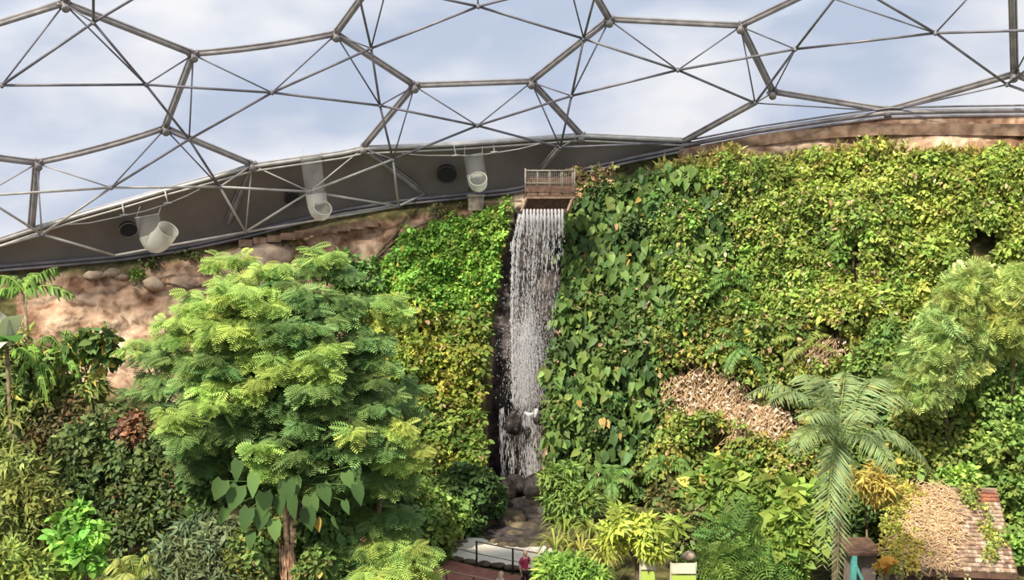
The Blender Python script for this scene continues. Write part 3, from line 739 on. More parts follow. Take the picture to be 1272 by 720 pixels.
# ================================================================== VEGETATION
def poly_pts(poly, n):
    poly = np.array(poly, float); lo, hi = poly.min(0), poly.max(0); out = np.zeros((0, 2))
    while len(out) < n:
        q_ = R.uniform(lo, hi, (n * 2, 2)); ins = np.zeros(len(q_), bool); j = len(poly) - 1
        for i in range(len(poly)):
            xi, yi = poly[i]; xj, yj = poly[j]
            cnd = ((yi > q_[:, 1]) != (yj > q_[:, 1])) & (q_[:, 0] < (xj - xi) * (q_[:, 1] - yi) / (yj - yi + 1e-12) + xi)
            ins ^= cnd; j = i
        out = np.concatenate([out, q_[ins]])
    return out[:n]
G_LIME = (.30, .47, .035); G_BR = (.19, .38, .035); G_MID = (.115, .25, .035); G_DK = (.05, .12, .025); G_OL = (.12, .17, .04); G_BLUE = (.12, .25, .085); YEL = (.55, .46, .04); TAN = (.55, .36, .18); BRN = (.25, .12, .06)
def bank(name, label, cat, poly, nc, k, rad, kind, size, colf, off=.25, accents=(), wid=1.0, droop=.6, holes=()):
    q_ = poly_pts(poly, nc)
    if holes:
        keep = np.ones(len(q_), bool)
        for (hx, hy, hr, hs) in holes:
            keep &= ~((((q_[:, 0] - hx) / hr) ** 2 + ((q_[:, 1] - hy) / hs) ** 2 < 1) & (R.random(len(q_)) < .97))
        q_ = q_[keep]
    P = cliff(q_[:, 0], q_[:, 1]); o = outward(P)
    mound = (fbm(P * .5 + 3, 3) * .9 + .45) + (R.random(len(P)) < .12) * R.uniform(.2, .7, len(P))
    P = P + o * (off + np.clip(mound, 0, 1.6))[:, None]
    col = colf(q_, P)
    b = B(); clumps(b, kind, P, rad * R.uniform(.7, 1.3, len(P)), k, size, col, out=o, wid=wid, droop=droop, accents=accents)
    return tag(b.build(name, M['leaf']), label, cat, kind='stuff')
def cmix(a, b_, t): t = np.clip(np.asarray(t, float), 0, 1)[:, None]; return np.array(a)[None] * (1 - t) + np.array(b_)[None] * t

# left bright bank
LB = [(468, 345), (505, 305), (560, 278), (600, 270), (630, 270), (622, 310), (610, 380), (560, 400), (500, 400), (460, 380)]
bank('creeping_vine', 'bright fresh green small-leaved creeper covering the bank left of the waterfall top', 'creeper', LB, 800, 36, .36, 'oval', .24,
     lambda q_, P: cmix((.17, .40, .03), (.25, .48, .04), fbm(P * .5, 2) * .6 + .4), accents=((.04, YEL),))
LB2 = [(455, 380), (500, 392), (560, 392), (609, 380), (600, 450), (597, 560), (592, 640), (570, 650), (480, 640), (440, 560)]
bank('climbing_vine', 'yellow and green mottled climbing foliage below the bright creeper left of the waterfall', 'creeper', LB2, 1150, 26, .42, 'oval', .30,
     lambda q_, P: cmix((.14, .28, .03), (.36, .44, .03), fbm(P * .6, 3) * .8 + .35 + .5 * np.exp(-(((q_[:, 0] - 550) / 35) ** 2 + ((q_[:, 1] - 460) / 40) ** 2))), accents=((.05, YEL), (.04, TAN)))
# hanging fringe over the gully's left edge
# right bank: dark arrow leaves by the fall (individual plants), creepers to the right
def rcol(q_, P):
    t = np.clip((q_[:, 0] - 780) / 250, 0, 1) * .7 + fbm(P * .35 + 9, 3) * .5
    return cmix((.14, .30, .035), (.36, .50, .05), t)
RB1 = [(790, 226), (860, 216), (960, 209), (1080, 204), (1180, 201), (1290, 198), (1400, 198), (1400, 420), (1290, 410), (1100, 400), (960, 400), (850, 400), (820, 320)]
bank('creeping_vine', 'wide mat of small glossy yellow green creeper leaves on the upper right bank', 'creeper', RB1, 3300, 30, .42, 'oval', .26, rcol, accents=((.06, (.52, .55, .10)), (.03, TAN), (.02, (.6, .62, .35))), holes=((880, 250, 22, 14), (1060, 340, 14, 30), (1215, 320, 26, 22), (1030, 300, 10, 24)))
RB2 = [(800, 400), (960, 392), (1100, 396), (1290, 400), (1400, 400), (1400, 640), (1100, 640), (980, 620), (790, 600), (820, 480)]
bank('creeping_vine', 'tangled olive and green undergrowth with dry gaps on the lower right bank', 'undergrowth', RB2, 2100, 28, .42, 'oval', .27,
     lambda q_, P: cmix((.12, .25, .035), (.32, .42, .05), fbm(P * .4 + 2, 3) * .7 + .45), accents=((.06, TAN), (.05, YEL)), holes=((868, 492, 58, 34), (945, 528, 50, 30), (1185, 452, 30, 28), (1020, 442, 36, 22), (1130, 400, 16, 14), (885, 555, 26, 14)))
bank('climbing_vine', 'mid green foliage beneath the large arrow leaves right of the waterfall', 'undergrowth', [(706, 268), (750, 242), (800, 222), (850, 218), (850, 400), (830, 500), (800, 620), (668, 640), (676, 560), (685, 450), (705, 350)], 900, 20, .4, 'oval', .32,
     lambda q_, P: cmix((.07, .16, .035), (.15, .27, .04), fbm(P * .5, 3) * .6 + .4), accents=((.04, TAN),), off=.05, holes=((762, 320, 12, 16), (820, 420, 14, 30)))
# grass like top edge
bank('grass_fringe', 'yellowish grassy fringe along the top of the right bank', 'grass', [(800, 216), (870, 203), (1000, 195), (1272, 188), (1400, 188), (1400, 200), (1000, 208), (850, 224)], 420, 14, .22, 'lance', .38,
     lambda q_, P: cmix((.32, .36, .05), (.45, .42, .10), R.random(len(q_))), off=.1, droop=-.5)
# individual arum climbers
AR = []
for (x, y) in poly_pts([(712, 274), (752, 246), (800, 226), (845, 222), (905, 270), (890, 370), (826, 430), (815, 500), (800, 590), (690, 600), (684, 500), (694, 420), (712, 340)], 600):
    if all((x - a) ** 2 + (y - b_) ** 2 > 16 ** 2 for a, b_ in AR): AR.append((x, y))
for (x, y) in AR:
    P = cliff(x, y); o = outward(P)[0]; p = P[0] + o * R.uniform(.4, .95); n = 26
    b = B(); d = nrm(rnd_dir(n) + o * .7)
    Pl = p + d * R.uniform(.35, .95, (n, 1)); D = nrm(d * .35 + R.normal(0, .3, (n, 3)) + np.array([0, 0, -.9])); N = nrm(o + R.normal(0, .35, (n, 3)) + np.array([0, 0, .3]))
    base = np.array([(.07, .155, .03), (.115, .23, .035), (.17, .30, .045)][R.integers(3)])
    cl = hue(base, n, .22, .1); cl[R.random(n) < .012] = (.5, .36, .06)
    inst(b, 'heart', Pl, D, N, R.uniform(.38, .68, n), .85, cl)
    t = thing('climbing_arum', 'large drooping arrow-shaped green leaves of a climber on the bank right of the waterfall', 'climbing plant', P[0], 'arrow-leaved climbers right of the waterfall')
    b.build('foliage', M['leaf'], t)
    s = B()
    for k in range(7): s.tube([P[0], (P[0] + Pl[k]) / 2 + np.array([0, 0, .12]), Pl[k]], .018, 4)
    s.build('stem', M['bark'], t)

# dry patches: bleached stems
def strands(b, poly, n, ln, col_a=TAN, col_b=(.62, .45, .28), off=.75):
    q_ = poly_pts(poly, n); P = cliff(q_[:, 0], q_[:, 1]); o = outward(P)
    for k in range(n):
        d = nrm(np.array([R.normal(0, .7), -.2, -1.0])); L_ = ln * R.uniform(.4, 1.2); p0 = P[k] + o[k] * (off + R.random() * .3)
        p1 = p0 + d * L_ * .5 + o[k] * .15; p2 = p0 + d * L_ + o[k] * -.05 + np.array([R.normal(0, .2), 0, 0])
        b.tube([p0, p1, p2], [.018, .016, .008], 4, cap=False, col=np.array(col_a) * (1 - (k % 3) / 2) + np.array(col_b) * ((k % 3) / 2))
M['dry'] = mat('dry_leaf', attr='col', rough=.9)
for lb, pl_, n in [('large patch of bleached dead stems on the right bank under the creeper', [(815, 480), (870, 460), (925, 480), (930, 520), (880, 535), (825, 515)], 420),
                   ('patch of dead tan leaves left of the palm crown', [(900, 500), (960, 505), (990, 535), (960, 565), (905, 555)], 320),
                   ('small patch of dry stems above the palm on the right bank', [(985, 430), (1045, 425), (1055, 455), (1000, 465)], 120),
                   ('dry brown twigs showing through the far right undergrowth', [(1160, 430), (1210, 430), (1215, 475), (1165, 478)], 150),
                   ('narrow streak of dry stems beside the arrow leaves', [(790, 360), (830, 370), (835, 450), (810, 450)], 160)]:
    b = B(); strands(b, pl_, n, 1.1)
    q_ = poly_pts(pl_, n * 2); P = cliff(q_[:, 0], q_[:, 1]) + R.normal(0, .15, (n * 2, 3)) + np.array([0, -.75, .35])
    inst(b, 'oval', P, rnd_dir(n * 2) + np.array([0, 0, -.4]), rnd_dir(n * 2) + np.array([0, -1, 1]), R.uniform(.12, .35, n * 2), .7, hue((.66, .48, .31), n * 2, .35, .1))
    tag(b.build('dead_foliage', M['dry']), lb, 'dead foliage', kind='stuff')

def foliage_blob(b, blobs, kind, size, k, rad, col, dens=1.0, wid=1.0, droop=.4, accents=(), var=.2):
    """blobs: (px, py, rx_px, ry_px, Y) ellipsoids; clumps over the upper/front shell"""
    for bl in blobs:
        px, py, rx, ry, Y = bl[:5]; cc = bl[5] if len(bl) > 5 else col
        c = at(px, py, Y); s = Y / F; a = np.array([rx * s, max(.5, min(rx, ry) * s * .9), ry * s])
        area = math.pi * rx * ry * s * s; n = max(6, int(dens * area * 2.6 / (rad * rad)))
        d = rnd_dir(n); d[:, 1] = -np.abs(d[:, 1]) * .9 + .25 * R.random(n) * 2 * (R.random(n) < .4); d = nrm(d)
        P = c + d * a * (R.random((n, 1)) ** .25)
        clumps(b, kind, P, rad * R.uniform(.7, 1.25, n), k, size, cc, out=nrm(d * .8 + np.array([0, -.3, .5])), wid=wid, droop=droop, accents=accents, var=var)
def plant(name, label, cat, blobs, kind, size, k, rad, col, dens=1.0, wid=1.0, droop=.4, accents=(), trunk=.12, group=None, var=.2, branches=True, base=None):
    b = B(); foliage_blob(b, blobs, kind, size, k, rad, col, dens, wid, droop, accents, var)
    cs = [at(bl[0], bl[1], bl[4]) for bl in blobs]
    m = np.mean(cs, 0) if base is None else at(*base)
    gz = ground_z(m[0], m[1] + .3)
    t = thing(name, label, cat, (m[0], m[1] + .3, gz), group)
    b.build('foliage', M['leaf'], t)
    top = max(c_[2] for c_ in cs); zt = gz + (top - gz) * .55
    f0 = np.array([m[0], m[1] + .3, gz - .1]); f1 = np.array([m[0] + .1, m[1] + .3, (gz + zt) / 2]); f2 = np.array([m[0], m[1] + .2, zt])
    B().tube([f0, f1, f2], [trunk * 1.3, trunk, trunk * .75], 8).build('trunk' if trunk > .08 else 'stem', M['bark'], t)
    if branches:
        for c_ in cs:
            if np.linalg.norm(c_ - f2) > .6: B().tube([f2, (f2 + c_) / 2 + np.array([0, .1, .15]), c_], [trunk * .6, trunk * .45, trunk * .2], 6).build('branch', M['bark'], t)
    return t

# --- rosette tree (big feathery)
def rosettes(b, centers, leaflen, n, col, tilt=.25, kind='feather'):
    N_ = len(centers); cc = hue(col, N_, .16, .14) if np.ndim(col) == 1 else col
    P = np.repeat(centers, n, 0); a = R.uniform(0, 2 * math.pi, N_ * n)
    D = np.stack([np.cos(a), np.sin(a) - .35, R.normal(.0, .28, N_ * n) - tilt], -1)
    N = nrm(np.stack([R.normal(0, .25, N_ * n), R.normal(-.45, .25, N_ * n), np.ones(N_ * n)], -1))
    inst(b, kind, P + D * .05, D, N, leaflen * R.uniform(.7, 1.2, N_ * n), 1.0, np.repeat(cc, n, 0) * np.exp(R.normal(0, .12, (N_ * n, 1))))
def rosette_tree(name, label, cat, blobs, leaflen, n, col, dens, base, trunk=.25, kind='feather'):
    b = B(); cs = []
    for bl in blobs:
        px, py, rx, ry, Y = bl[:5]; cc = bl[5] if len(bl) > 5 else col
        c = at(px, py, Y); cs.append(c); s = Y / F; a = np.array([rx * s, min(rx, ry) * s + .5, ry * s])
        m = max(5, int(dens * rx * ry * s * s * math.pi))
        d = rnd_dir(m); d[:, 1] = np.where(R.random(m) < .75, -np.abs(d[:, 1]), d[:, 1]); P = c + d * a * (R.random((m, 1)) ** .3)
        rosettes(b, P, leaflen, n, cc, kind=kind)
    m = at(*base); t = thing(name, label, cat, (m[0], m[1], 0)); b.build('foliage', M['leaf'], t)
    f2 = np.array([m[0] + .2, m[1], 8.5])
    B().tube([(m[0], m[1], -.1), (m[0] - .2, m[1], 3), (m[0] + .1, m[1], 6), f2], [trunk * 1.4, trunk, trunk * .85, trunk * .7], 10).build('trunk', M['bark'], t)
    for c_ in cs: B().tube([f2 if c_[2] > 8.5 else np.array([m[0], m[1], max(.8, c_[2] - .8)]), (f2 + c_) / 2 + np.array([0, 0, .1]) if c_[2] > 8.5 else (np.array([m[0], m[1], c_[2]]) + c_) / 2, c_], [trunk * .5, trunk * .3, .03], 6).build('branch', M['bark'], t)
    return t
LT = (.36, .56, .08); LM = (.19, .36, .08); LD = (.15, .28, .065)  # leaf tones: part natural variety, part painted sunlit and shaded crown sides
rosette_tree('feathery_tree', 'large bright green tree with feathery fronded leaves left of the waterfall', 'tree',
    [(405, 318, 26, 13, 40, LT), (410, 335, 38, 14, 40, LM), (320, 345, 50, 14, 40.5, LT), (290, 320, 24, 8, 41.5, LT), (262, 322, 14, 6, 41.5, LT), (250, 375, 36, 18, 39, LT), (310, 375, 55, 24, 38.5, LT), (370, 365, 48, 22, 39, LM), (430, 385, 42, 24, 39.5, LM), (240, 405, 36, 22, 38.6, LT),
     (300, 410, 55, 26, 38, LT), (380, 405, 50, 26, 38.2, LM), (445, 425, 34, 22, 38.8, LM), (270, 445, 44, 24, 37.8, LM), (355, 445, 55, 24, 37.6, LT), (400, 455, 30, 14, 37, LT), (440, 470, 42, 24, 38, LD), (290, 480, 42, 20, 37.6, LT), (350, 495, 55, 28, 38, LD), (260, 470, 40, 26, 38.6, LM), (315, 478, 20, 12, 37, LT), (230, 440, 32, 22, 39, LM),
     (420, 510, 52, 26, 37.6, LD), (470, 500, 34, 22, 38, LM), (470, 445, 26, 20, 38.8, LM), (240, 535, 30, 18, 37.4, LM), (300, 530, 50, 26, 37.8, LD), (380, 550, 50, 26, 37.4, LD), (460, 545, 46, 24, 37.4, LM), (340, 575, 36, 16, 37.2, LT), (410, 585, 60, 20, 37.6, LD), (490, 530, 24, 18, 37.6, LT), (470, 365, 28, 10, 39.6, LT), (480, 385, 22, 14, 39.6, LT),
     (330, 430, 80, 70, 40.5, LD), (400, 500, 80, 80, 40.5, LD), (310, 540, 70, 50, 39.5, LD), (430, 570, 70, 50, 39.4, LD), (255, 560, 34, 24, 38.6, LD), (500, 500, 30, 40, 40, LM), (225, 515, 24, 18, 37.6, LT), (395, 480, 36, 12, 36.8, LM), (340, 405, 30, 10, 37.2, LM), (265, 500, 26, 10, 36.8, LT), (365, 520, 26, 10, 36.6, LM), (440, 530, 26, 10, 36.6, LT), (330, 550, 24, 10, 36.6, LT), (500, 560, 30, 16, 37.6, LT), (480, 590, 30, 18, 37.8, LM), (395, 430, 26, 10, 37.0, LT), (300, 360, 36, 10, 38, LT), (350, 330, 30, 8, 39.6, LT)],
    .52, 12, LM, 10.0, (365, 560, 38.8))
rosette_tree('feathery_tree', 'light green feathery shrub at the bottom left of the red path', 'tree',
    [(430, 690, 40, 26, 38, LM), (480, 670, 40, 26, 38.5, LT), (510, 695, 26, 26, 38, LT), (470, 715, 40, 20, 37, LT), (500, 640, 30, 22, 39, LM), (450, 640, 34, 22, 39, LM), (400, 715, 30, 20, 37.4, LM), (530, 715, 12, 16, 38, LT)],
    .55, 10, LM, 9.0, (470, 700, 38.6), .12)
rosette_tree('feathery_tree', 'pale green feathery sapling against the bare soil left of the big feathery tree', 'tree',
    [(185, 440, 26, 18, 44, LM), (200, 470, 34, 22, 44, LM), (175, 475, 22, 20, 44.2, LD), (215, 500, 30, 16, 43.5, LD), (165, 430, 16, 10, 44, LT)], .5, 9, LM, 6.5, (195, 470, 44.4), .1)

T_ = [
 # name, cat, label, blobs, template, leaf, k, rad, col, kwargs
 ('shrub', 'shrub', 'dark bushy shrub behind the top right of the feathery tree', [(445, 345, 22, 22, 47), (435, 375, 26, 18, 47), (425, 330, 16, 12, 47)], 'oval', .26, 26, .38, G_MID, {}),
 ('rainforest_tree', 'tree', 'broad dark-leaved tree with rusty top in the lower left shade', [(170, 530, 62, 32, 43.5), (120, 560, 50, 34, 43), (195, 575, 50, 40, 42.5), (150, 610, 60, 40, 42), (215, 630, 45, 45, 41.5), (180, 670, 60, 40, 41), (110, 605, 36, 34, 42.5)], 'oval', .26, 22, .42, (.10, .165, .04), dict(accents=((.015, (.30, .15, .07)), (.14, (.22, .32, .06))), trunk=.25, dens=.62)),
 ('shrub', 'shrub', 'rusty brown leafed bush top on the dark tree at left', [(170, 530, 20, 16, 42.6)], 'oval', .24, 22, .32, (.34, .17, .08), dict(trunk=.06)),
 ('rainforest_tree', 'tree', 'yellow green leafy tree at the left edge above the bright shrub', [(20, 590, 40, 34, 40), (45, 620, 34, 30, 39.5), (15, 640, 40, 40, 39), (50, 655, 36, 28, 39.2), (5, 545, 26, 30, 41)], 'lance', .42, 24, .42, (.24, .30, .05), dict(trunk=.2, dens=.8)),
 ('shrub', 'shrub', 'leafy bush with yellow tips below the torn-leaved banana plant', [(25, 425, 22, 12, 46), (60, 455, 24, 16, 46), (110, 475, 22, 16, 46), (30, 500, 30, 20, 45)], 'lance', .5, 18, .34, (.22, .34, .06), dict(accents=((.12, YEL),), dens=.8)),
 ('shrub', 'shrub', 'dark leafed shrub with yellow spots against the bare soil at left', [(122, 420, 18, 10, 46), (100, 430, 14, 10, 46), (128, 440, 12, 10, 46)], 'oval', .42, 14, .28, (.11, .22, .04), dict(accents=((.12, YEL),), dens=.7)),
 ('shrub', 'shrub', 'deep green shrub under the lowest boughs of the feathery tree', [(270, 600, 34, 24, 39.6), (330, 590, 50, 28, 39.6), (420, 600, 50, 28, 39.6), (260, 640, 20, 24, 39.2), (470, 610, 30, 24, 39.8)], 'oval', .30, 22, .40, (.10, .20, .035), dict(dens=.9)),
 ('shrub', 'shrub', 'mottled bush hugging the reddish hanging roots', [(322, 692, 17, 26, 36.8), (388, 700, 17, 22, 36.8), (352, 712, 18, 8, 38.2)], 'oval', .24, 22, .28, (.17, .29, .05), dict(accents=((.05, YEL), (.03, TAN)))),
 ('shrub', 'shrub', 'brownish olive bush between the banana plants and the dark tree', [(70, 540, 34, 34, 45), (40, 570, 30, 30, 44.5), (100, 520, 26, 22, 45)], 'oval', .24, 22, .38, (.15, .15, .05), dict(accents=((.05, BRN),), dens=.8)),
 ('shrub', 'shrub', 'green bush at the left edge under the banana plant', [(15, 460, 30, 30, 46), (45, 480, 34, 28, 46), (10, 510, 30, 34, 45.5), (75, 500, 22, 20, 46.5)], 'oval', .30, 22, .4, (.19, .28, .05), dict(dens=.8)),
 ('bright_shrub', 'shrub', 'vivid bright green shrub in front of the dark tree at lower left', [(100, 652, 16, 12, 36), (82, 666, 10, 8, 36), (118, 662, 10, 9, 35.8), (103, 690, 22, 18, 35.5), (94, 640, 8, 7, 36), (100, 670, 14, 10, 35.8)], 'oval', .36, 16, .26, (.22, .52, .04), dict(trunk=.06, dens=.7)),
 ('shrub', 'shrub', 'light yellow green bush in the bottom left corner', [(18, 700, 26, 18, 35), (45, 712, 24, 16, 35), (5, 690, 16, 16, 35)], 'lance', .40, 22, .34, (.30, .42, .05), dict(trunk=.06)),
 ('shrub', 'shrub', 'grey green bush along the bottom edge right of the curled palm fronds', [(240, 690, 44, 24, 37), (280, 670, 30, 26, 37.5), (215, 712, 30, 18, 36.5), (270, 712, 40, 18, 36.6), (245, 655, 20, 14, 38)], 'lance', .34, 24, .36, (.16, .23, .09), dict(dens=.9)),
 ('shrub', 'shrub', 'small olive shrub beside the reddish hanging roots', [(310, 690, 26, 26, 37), (325, 660, 20, 20, 37.2), (300, 715, 24, 14, 36.8)], 'oval', .26, 22, .34, (.19, .27, .05), dict(accents=((.08, YEL),))),
 ('shrub', 'shrub', 'mid green bush between the hanging roots and the light feathery shrub', [(410, 655, 34, 20, 38.6), (395, 690, 26, 24, 38.4)], 'oval', .30, 22, .36, (.14, .28, .05), {}),
 ('shrub', 'shrub', 'green leafy bush at the left end of the path railing', [(535, 655, 32, 24, 48), (515, 625, 34, 26, 49), (555, 640, 28, 20, 50), (530, 678, 26, 14, 48)], 'oval', .26, 26, .38, (.20, .36, .045), {}),
 ('shrub', 'shrub', 'dark bush at the shaded left foot of the gully', [(585, 600, 30, 18, 53), (565, 615, 34, 20, 52.5), (600, 622, 22, 16, 53.5), (575, 650, 20, 14, 52)], 'oval', .30, 24, .40, (.08, .17, .035), {}),
 ('shrub', 'shrub', 'leafy bush overhanging the right foot of the waterfall', [(700, 600, 24, 20, 54), (720, 620, 26, 18, 53.5), (690, 625, 14, 12, 54)], 'lance', .42, 24, .38, (.20, .34, .045), {}),
 ('bright_shrub', 'shrub', 'light green bush at the bottom beside the person in pink', [(690, 712, 20, 15, 42.5), (712, 706, 22, 14, 42.6), (730, 716, 18, 12, 42.4), (680, 700, 10, 8, 42.8)], 'lance', .34, 26, .30, (.24, .48, .05), dict(trunk=.05)),
 ('rainforest_tree', 'tree', 'young tree with lime yellow fingered leaves and pale stem at bottom centre right', [(778, 648, 20, 10, 42), (812, 652, 20, 9, 42), (795, 666, 26, 12, 42), (768, 672, 14, 10, 42), (808, 676, 14, 9, 42)], 'palmate', .62, 6, .34, (.44, .56, .04), dict(trunk=.12, dens=.6)),
 ('shrub', 'shrub', 'green bush below the dry patch left of the palm', [(900, 600, 44, 24, 48), (940, 625, 40, 24, 47), (870, 630, 34, 24, 47.5)], 'heart', .42, 14, .42, (.20, .34, .04), dict(accents=((.04, YEL),))),
 ('shrub', 'shrub', 'broad-leaved yellow green plant just left of the hanging palm frond', [(1000, 620, 26, 16, 45), (985, 650, 26, 20, 44.5), (1005, 665, 20, 18, 44.5), (975, 690, 26, 18, 44)], 'heart', .45, 14, .42, (.27, .42, .04), {}),
 ('shrub', 'shrub', 'spread of dark green ferny bushes along the bottom right of centre', [(900, 680, 40, 26, 45), (940, 700, 40, 24, 44), (890, 710, 34, 16, 43.5), (930, 660, 30, 20, 46), (960, 675, 24, 20, 45)], 'soft', .75, 7, .4, (.17, .32, .045), {}),
 ('shrub', 'shrub', 'mixed brown and green bush behind the young lime tree', [(840, 650, 30, 22, 46), (860, 670, 28, 20, 45.5), (835, 620, 28, 20, 48)], 'oval', .28, 22, .38, (.17, .23, .05), dict(accents=((.15, BRN),))),
 ('shrub', 'shrub', 'dark gap-filling bush between the hanging palm frond and the hut', [(1078, 640, 26, 26, 46.5), (1070, 670, 22, 20, 46), (1085, 615, 22, 18, 47)], 'oval', .24, 20, .36, (.11, .20, .035), {}),
 ('rainforest_tree', 'tree', 'tall olive green tree behind the hut roof', [(1150, 540, 46, 34, 49), (1200, 520, 46, 40, 49), (1130, 580, 40, 24, 48.5), (1190, 575, 44, 28, 48.5), (1160, 500, 44, 30, 49.6)], 'oval', .26, 24, .42, (.28, .40, .06), dict(trunk=.2, dens=.85, accents=((.08, YEL),))),
 ('rainforest_tree', 'tree', 'green leafy tree at the right edge beside the hut', [(1250, 560, 40, 40, 47), (1260, 610, 34, 34, 46.5), (1240, 500, 36, 36, 48), (1265, 655, 24, 24, 46), (1265, 450, 30, 30, 49)], 'oval', .26, 24, .42, (.24, .41, .06), dict(trunk=.2, dens=.85)),
 ('bright_shrub', 'shrub', 'fresh green bush growing over the ridge of the hut roof', [(1195, 592, 22, 14, 45.6), (1180, 600, 16, 10, 45.6), (1205, 604, 12, 10, 45.4)], 'oval', .26, 24, .3, (.25, .46, .05), dict(trunk=.05)),
 ('shrub', 'shrub', 'green shrub touching the right eave of the hut', [(1262, 670, 18, 10, 42), (1250, 680, 14, 8, 41.8)], 'oval', .26, 22, .28, (.25, .44, .05), dict(trunk=.05)),
 ('bamboo_clump', 'bamboo', 'soft feathery pale green bamboo rising on the right bank', [(1195, 370, 30, 26, 48), (1180, 410, 36, 26, 47.6), (1160, 450, 34, 28, 47.4), (1215, 350, 18, 14, 48), (1210, 430, 26, 26, 47.6), (1140, 480, 30, 22, 47.2)], 'soft', .46, 18, .42, (.38, .54, .12), dict(trunk=.07, dens=1.0)),
 ('bamboo_clump', 'bamboo', 'feathery yellow green foliage at the right edge of the bank', [(1262, 395, 22, 30, 47), (1270, 360, 20, 24, 47)], 'soft', .46, 18, .42, (.42, .54, .10), dict(trunk=.07, dens=1.0)),
 ('shrub', 'shrub', 'bushy green shrub standing on the right bank above the bamboo', [(1090, 450, 32, 22, 52), (1110, 420, 26, 20, 53)], 'oval', .30, 20, .40, (.20, .34, .05), {}),
 ('shrub', 'shrub', 'dark green shrub behind the right of the palm crown', [(1110, 490, 34, 24, 50.5), (1125, 520, 34, 22, 50)], 'oval', .28, 22, .40, (.12, .24, .045), {}),
 ('shrub', 'shrub', 'yellow-leaved bush below the palm crown left of the hut', [(1072, 592, 20, 12, 44), (1090, 605, 14, 10, 44)], 'lance', .4, 20, .3, (.50, .42, .05), dict(trunk=.05)),
]
for nm, cat, lb, bl, kd, sz, k, rd, col, kw in T_:
    kw = dict(kw); kw.setdefault('trunk', .10)
    plant(nm, lb, cat, bl, kd, sz, k, rd, col, **kw)

# --- blades, fronds
def curve3(p0, p1, arch, n=9):
    t = np.linspace(0, 1, n)[:, None]; m = (p0 + p1) / 2 + np.array([0, 0, arch])
    return (1 - t) ** 2 * p0 + 2 * t * (1 - t) * (m * 2 - (p0 + p1) / 2) * 1.0 + t * t * p1 if False else (1 - t) ** 2 * p0 + 2 * t * (1 - t) * (m + np.array([0, 0, arch])) + t * t * p1
def blade(b, p0, p1, arch, w, col, fold=.15, prof=None, split=0, side=None):
    n = 11; c = curve3(p0, p1, arch, n); t = nrm(np.gradient(c, axis=0))
    sd = np.cross(t, np.array([0, 0, 1.0]) if side is None else side); sd = nrm(sd); up = np.cross(sd, t)
    u = np.linspace(0, 1, n); pr = (np.sin(np.pi * np.clip(u * .93 + .07, 0, 1)) ** .6) if prof is None else prof(u)
    jag = 1 + (R.normal(0, split, n) if split else 0)
    V = np.concatenate([c + sd * (w * pr * jag)[:, None] - up * (fold * w * pr)[:, None] * -1, c, c - sd * (w * pr * jag)[:, None] + up * (fold * w * pr)[:, None]])
    Q = [(i, i + 1, n + i + 1, n + i) for i in range(n - 1)] + [(n + i, n + i + 1, 2 * n + i + 1, 2 * n + i) for i in range(n - 1)]
    b.add(V, None, Q, col)
def frond(b, p0, p1, arch, nl, ll, col, droop=.5, wid=.035, rachis=.02, fan=.5, side=None):
    c = curve3(np.asarray(p0, float), np.asarray(p1, float), arch, nl); t = nrm(np.gradient(c, axis=0))
    sd = nrm(np.cross(t, np.array([0, 0, 1.0]) if side is None else side)); up = np.cross(sd, t)
    u = np.linspace(0, 1, nl); l = ll * (np.sin(np.pi * np.clip(.12 + .83 * u, 0, 1)) ** .6)
    b.tube(c, np.linspace(rachis, rachis * .3, nl), 5, col=np.array(col) * 1.1)
    for sg in (-1, 1):
        D = nrm(sd * sg + t * fan + up * .25 + np.array([0, 0, -droop]) + R.normal(0, .09, (nl, 3))); N = nrm(up + R.normal(0, .15, (nl, 3)) + np.array([0, -.3, 0]))
        inst(b, 'lance', c, D, N, l * R.uniform(.85, 1.15, nl), wid / .13 / ll, hue(col, nl, .14, .08))
def palm(name, label, crown, Y, tips, ll, col, trunk_r=.14, nl=46, droop=.6, group=None):
    c = at(*crown, Y); gz = ground_z(c[0], c[1]); t = thing(name, label, 'palm', (c[0], c[1], gz), group)
    if c[2] - gz > .6:
        B().tube([(c[0] + .1, c[1], gz - .1), (c[0] + .05, c[1], (gz + c[2]) / 2), c], [trunk_r * 1.3, trunk_r, trunk_r * .8], 10).build('trunk', M['bark'], t)
    for (x, y, dY, arch) in tips:
        b = B(); frond(b, c, at(x, y, Y + dY), arch, nl, ll * R.uniform(.9, 1.1), np.array(col) * R.uniform(.85, 1.2), droop); b.build('frond', M['leaf'], t)
    return t
palm('palm', 'tall palm with long drooping silvery green fronds left of the hut', (1042, 556), 36,
     [(928, 492, -.5, 1.1), (958, 500, -1.5, 1.0), (990, 468, 1.5, .9), (1012, 470, .5, .8), (1050, 462, 1.8, .6), (1098, 474, 1, .9), (1130, 500, .5, .9), (1152, 575, -1, .9), (1110, 590, -2, .9), (1165, 600, .5, 1.1), (1040, 722, -1.2, 1.3), (1022, 700, -1.6, 1.4), (985, 560, -2, .8), (1000, 520, -2, .7), (1080, 520, -2.2, .7)], .85, (.27, .40, .13))
palm('fern', 'arching green tree fern on the bank above the palm', (925, 432), float(cliff(925, 432)[0][1] - .8),
     [(875, 440, -.8, .5), (890, 410, 0, .5), (915, 400, .3, .4), (945, 402, .3, .5), (975, 425, -.3, .6), (985, 455, -.8, .6), (950, 470, -1.4, .4), (900, 465, -1.4, .4)], .55, (.13, .30, .07), .08, 30)
palm('fern', 'light green fern with long arching fronds right of the dark tree fern', (1000, 432), float(cliff(1000, 432)[0][1] - .9),
     [(960, 425, -.6, .5), (1035, 420, -.4, .5), (1025, 405, .2, .4), (1045, 445, -1, .5), (975, 452, -1.2, .4), (1000, 400, .3, .3)], .55, (.28, .38, .06), .08, 30)
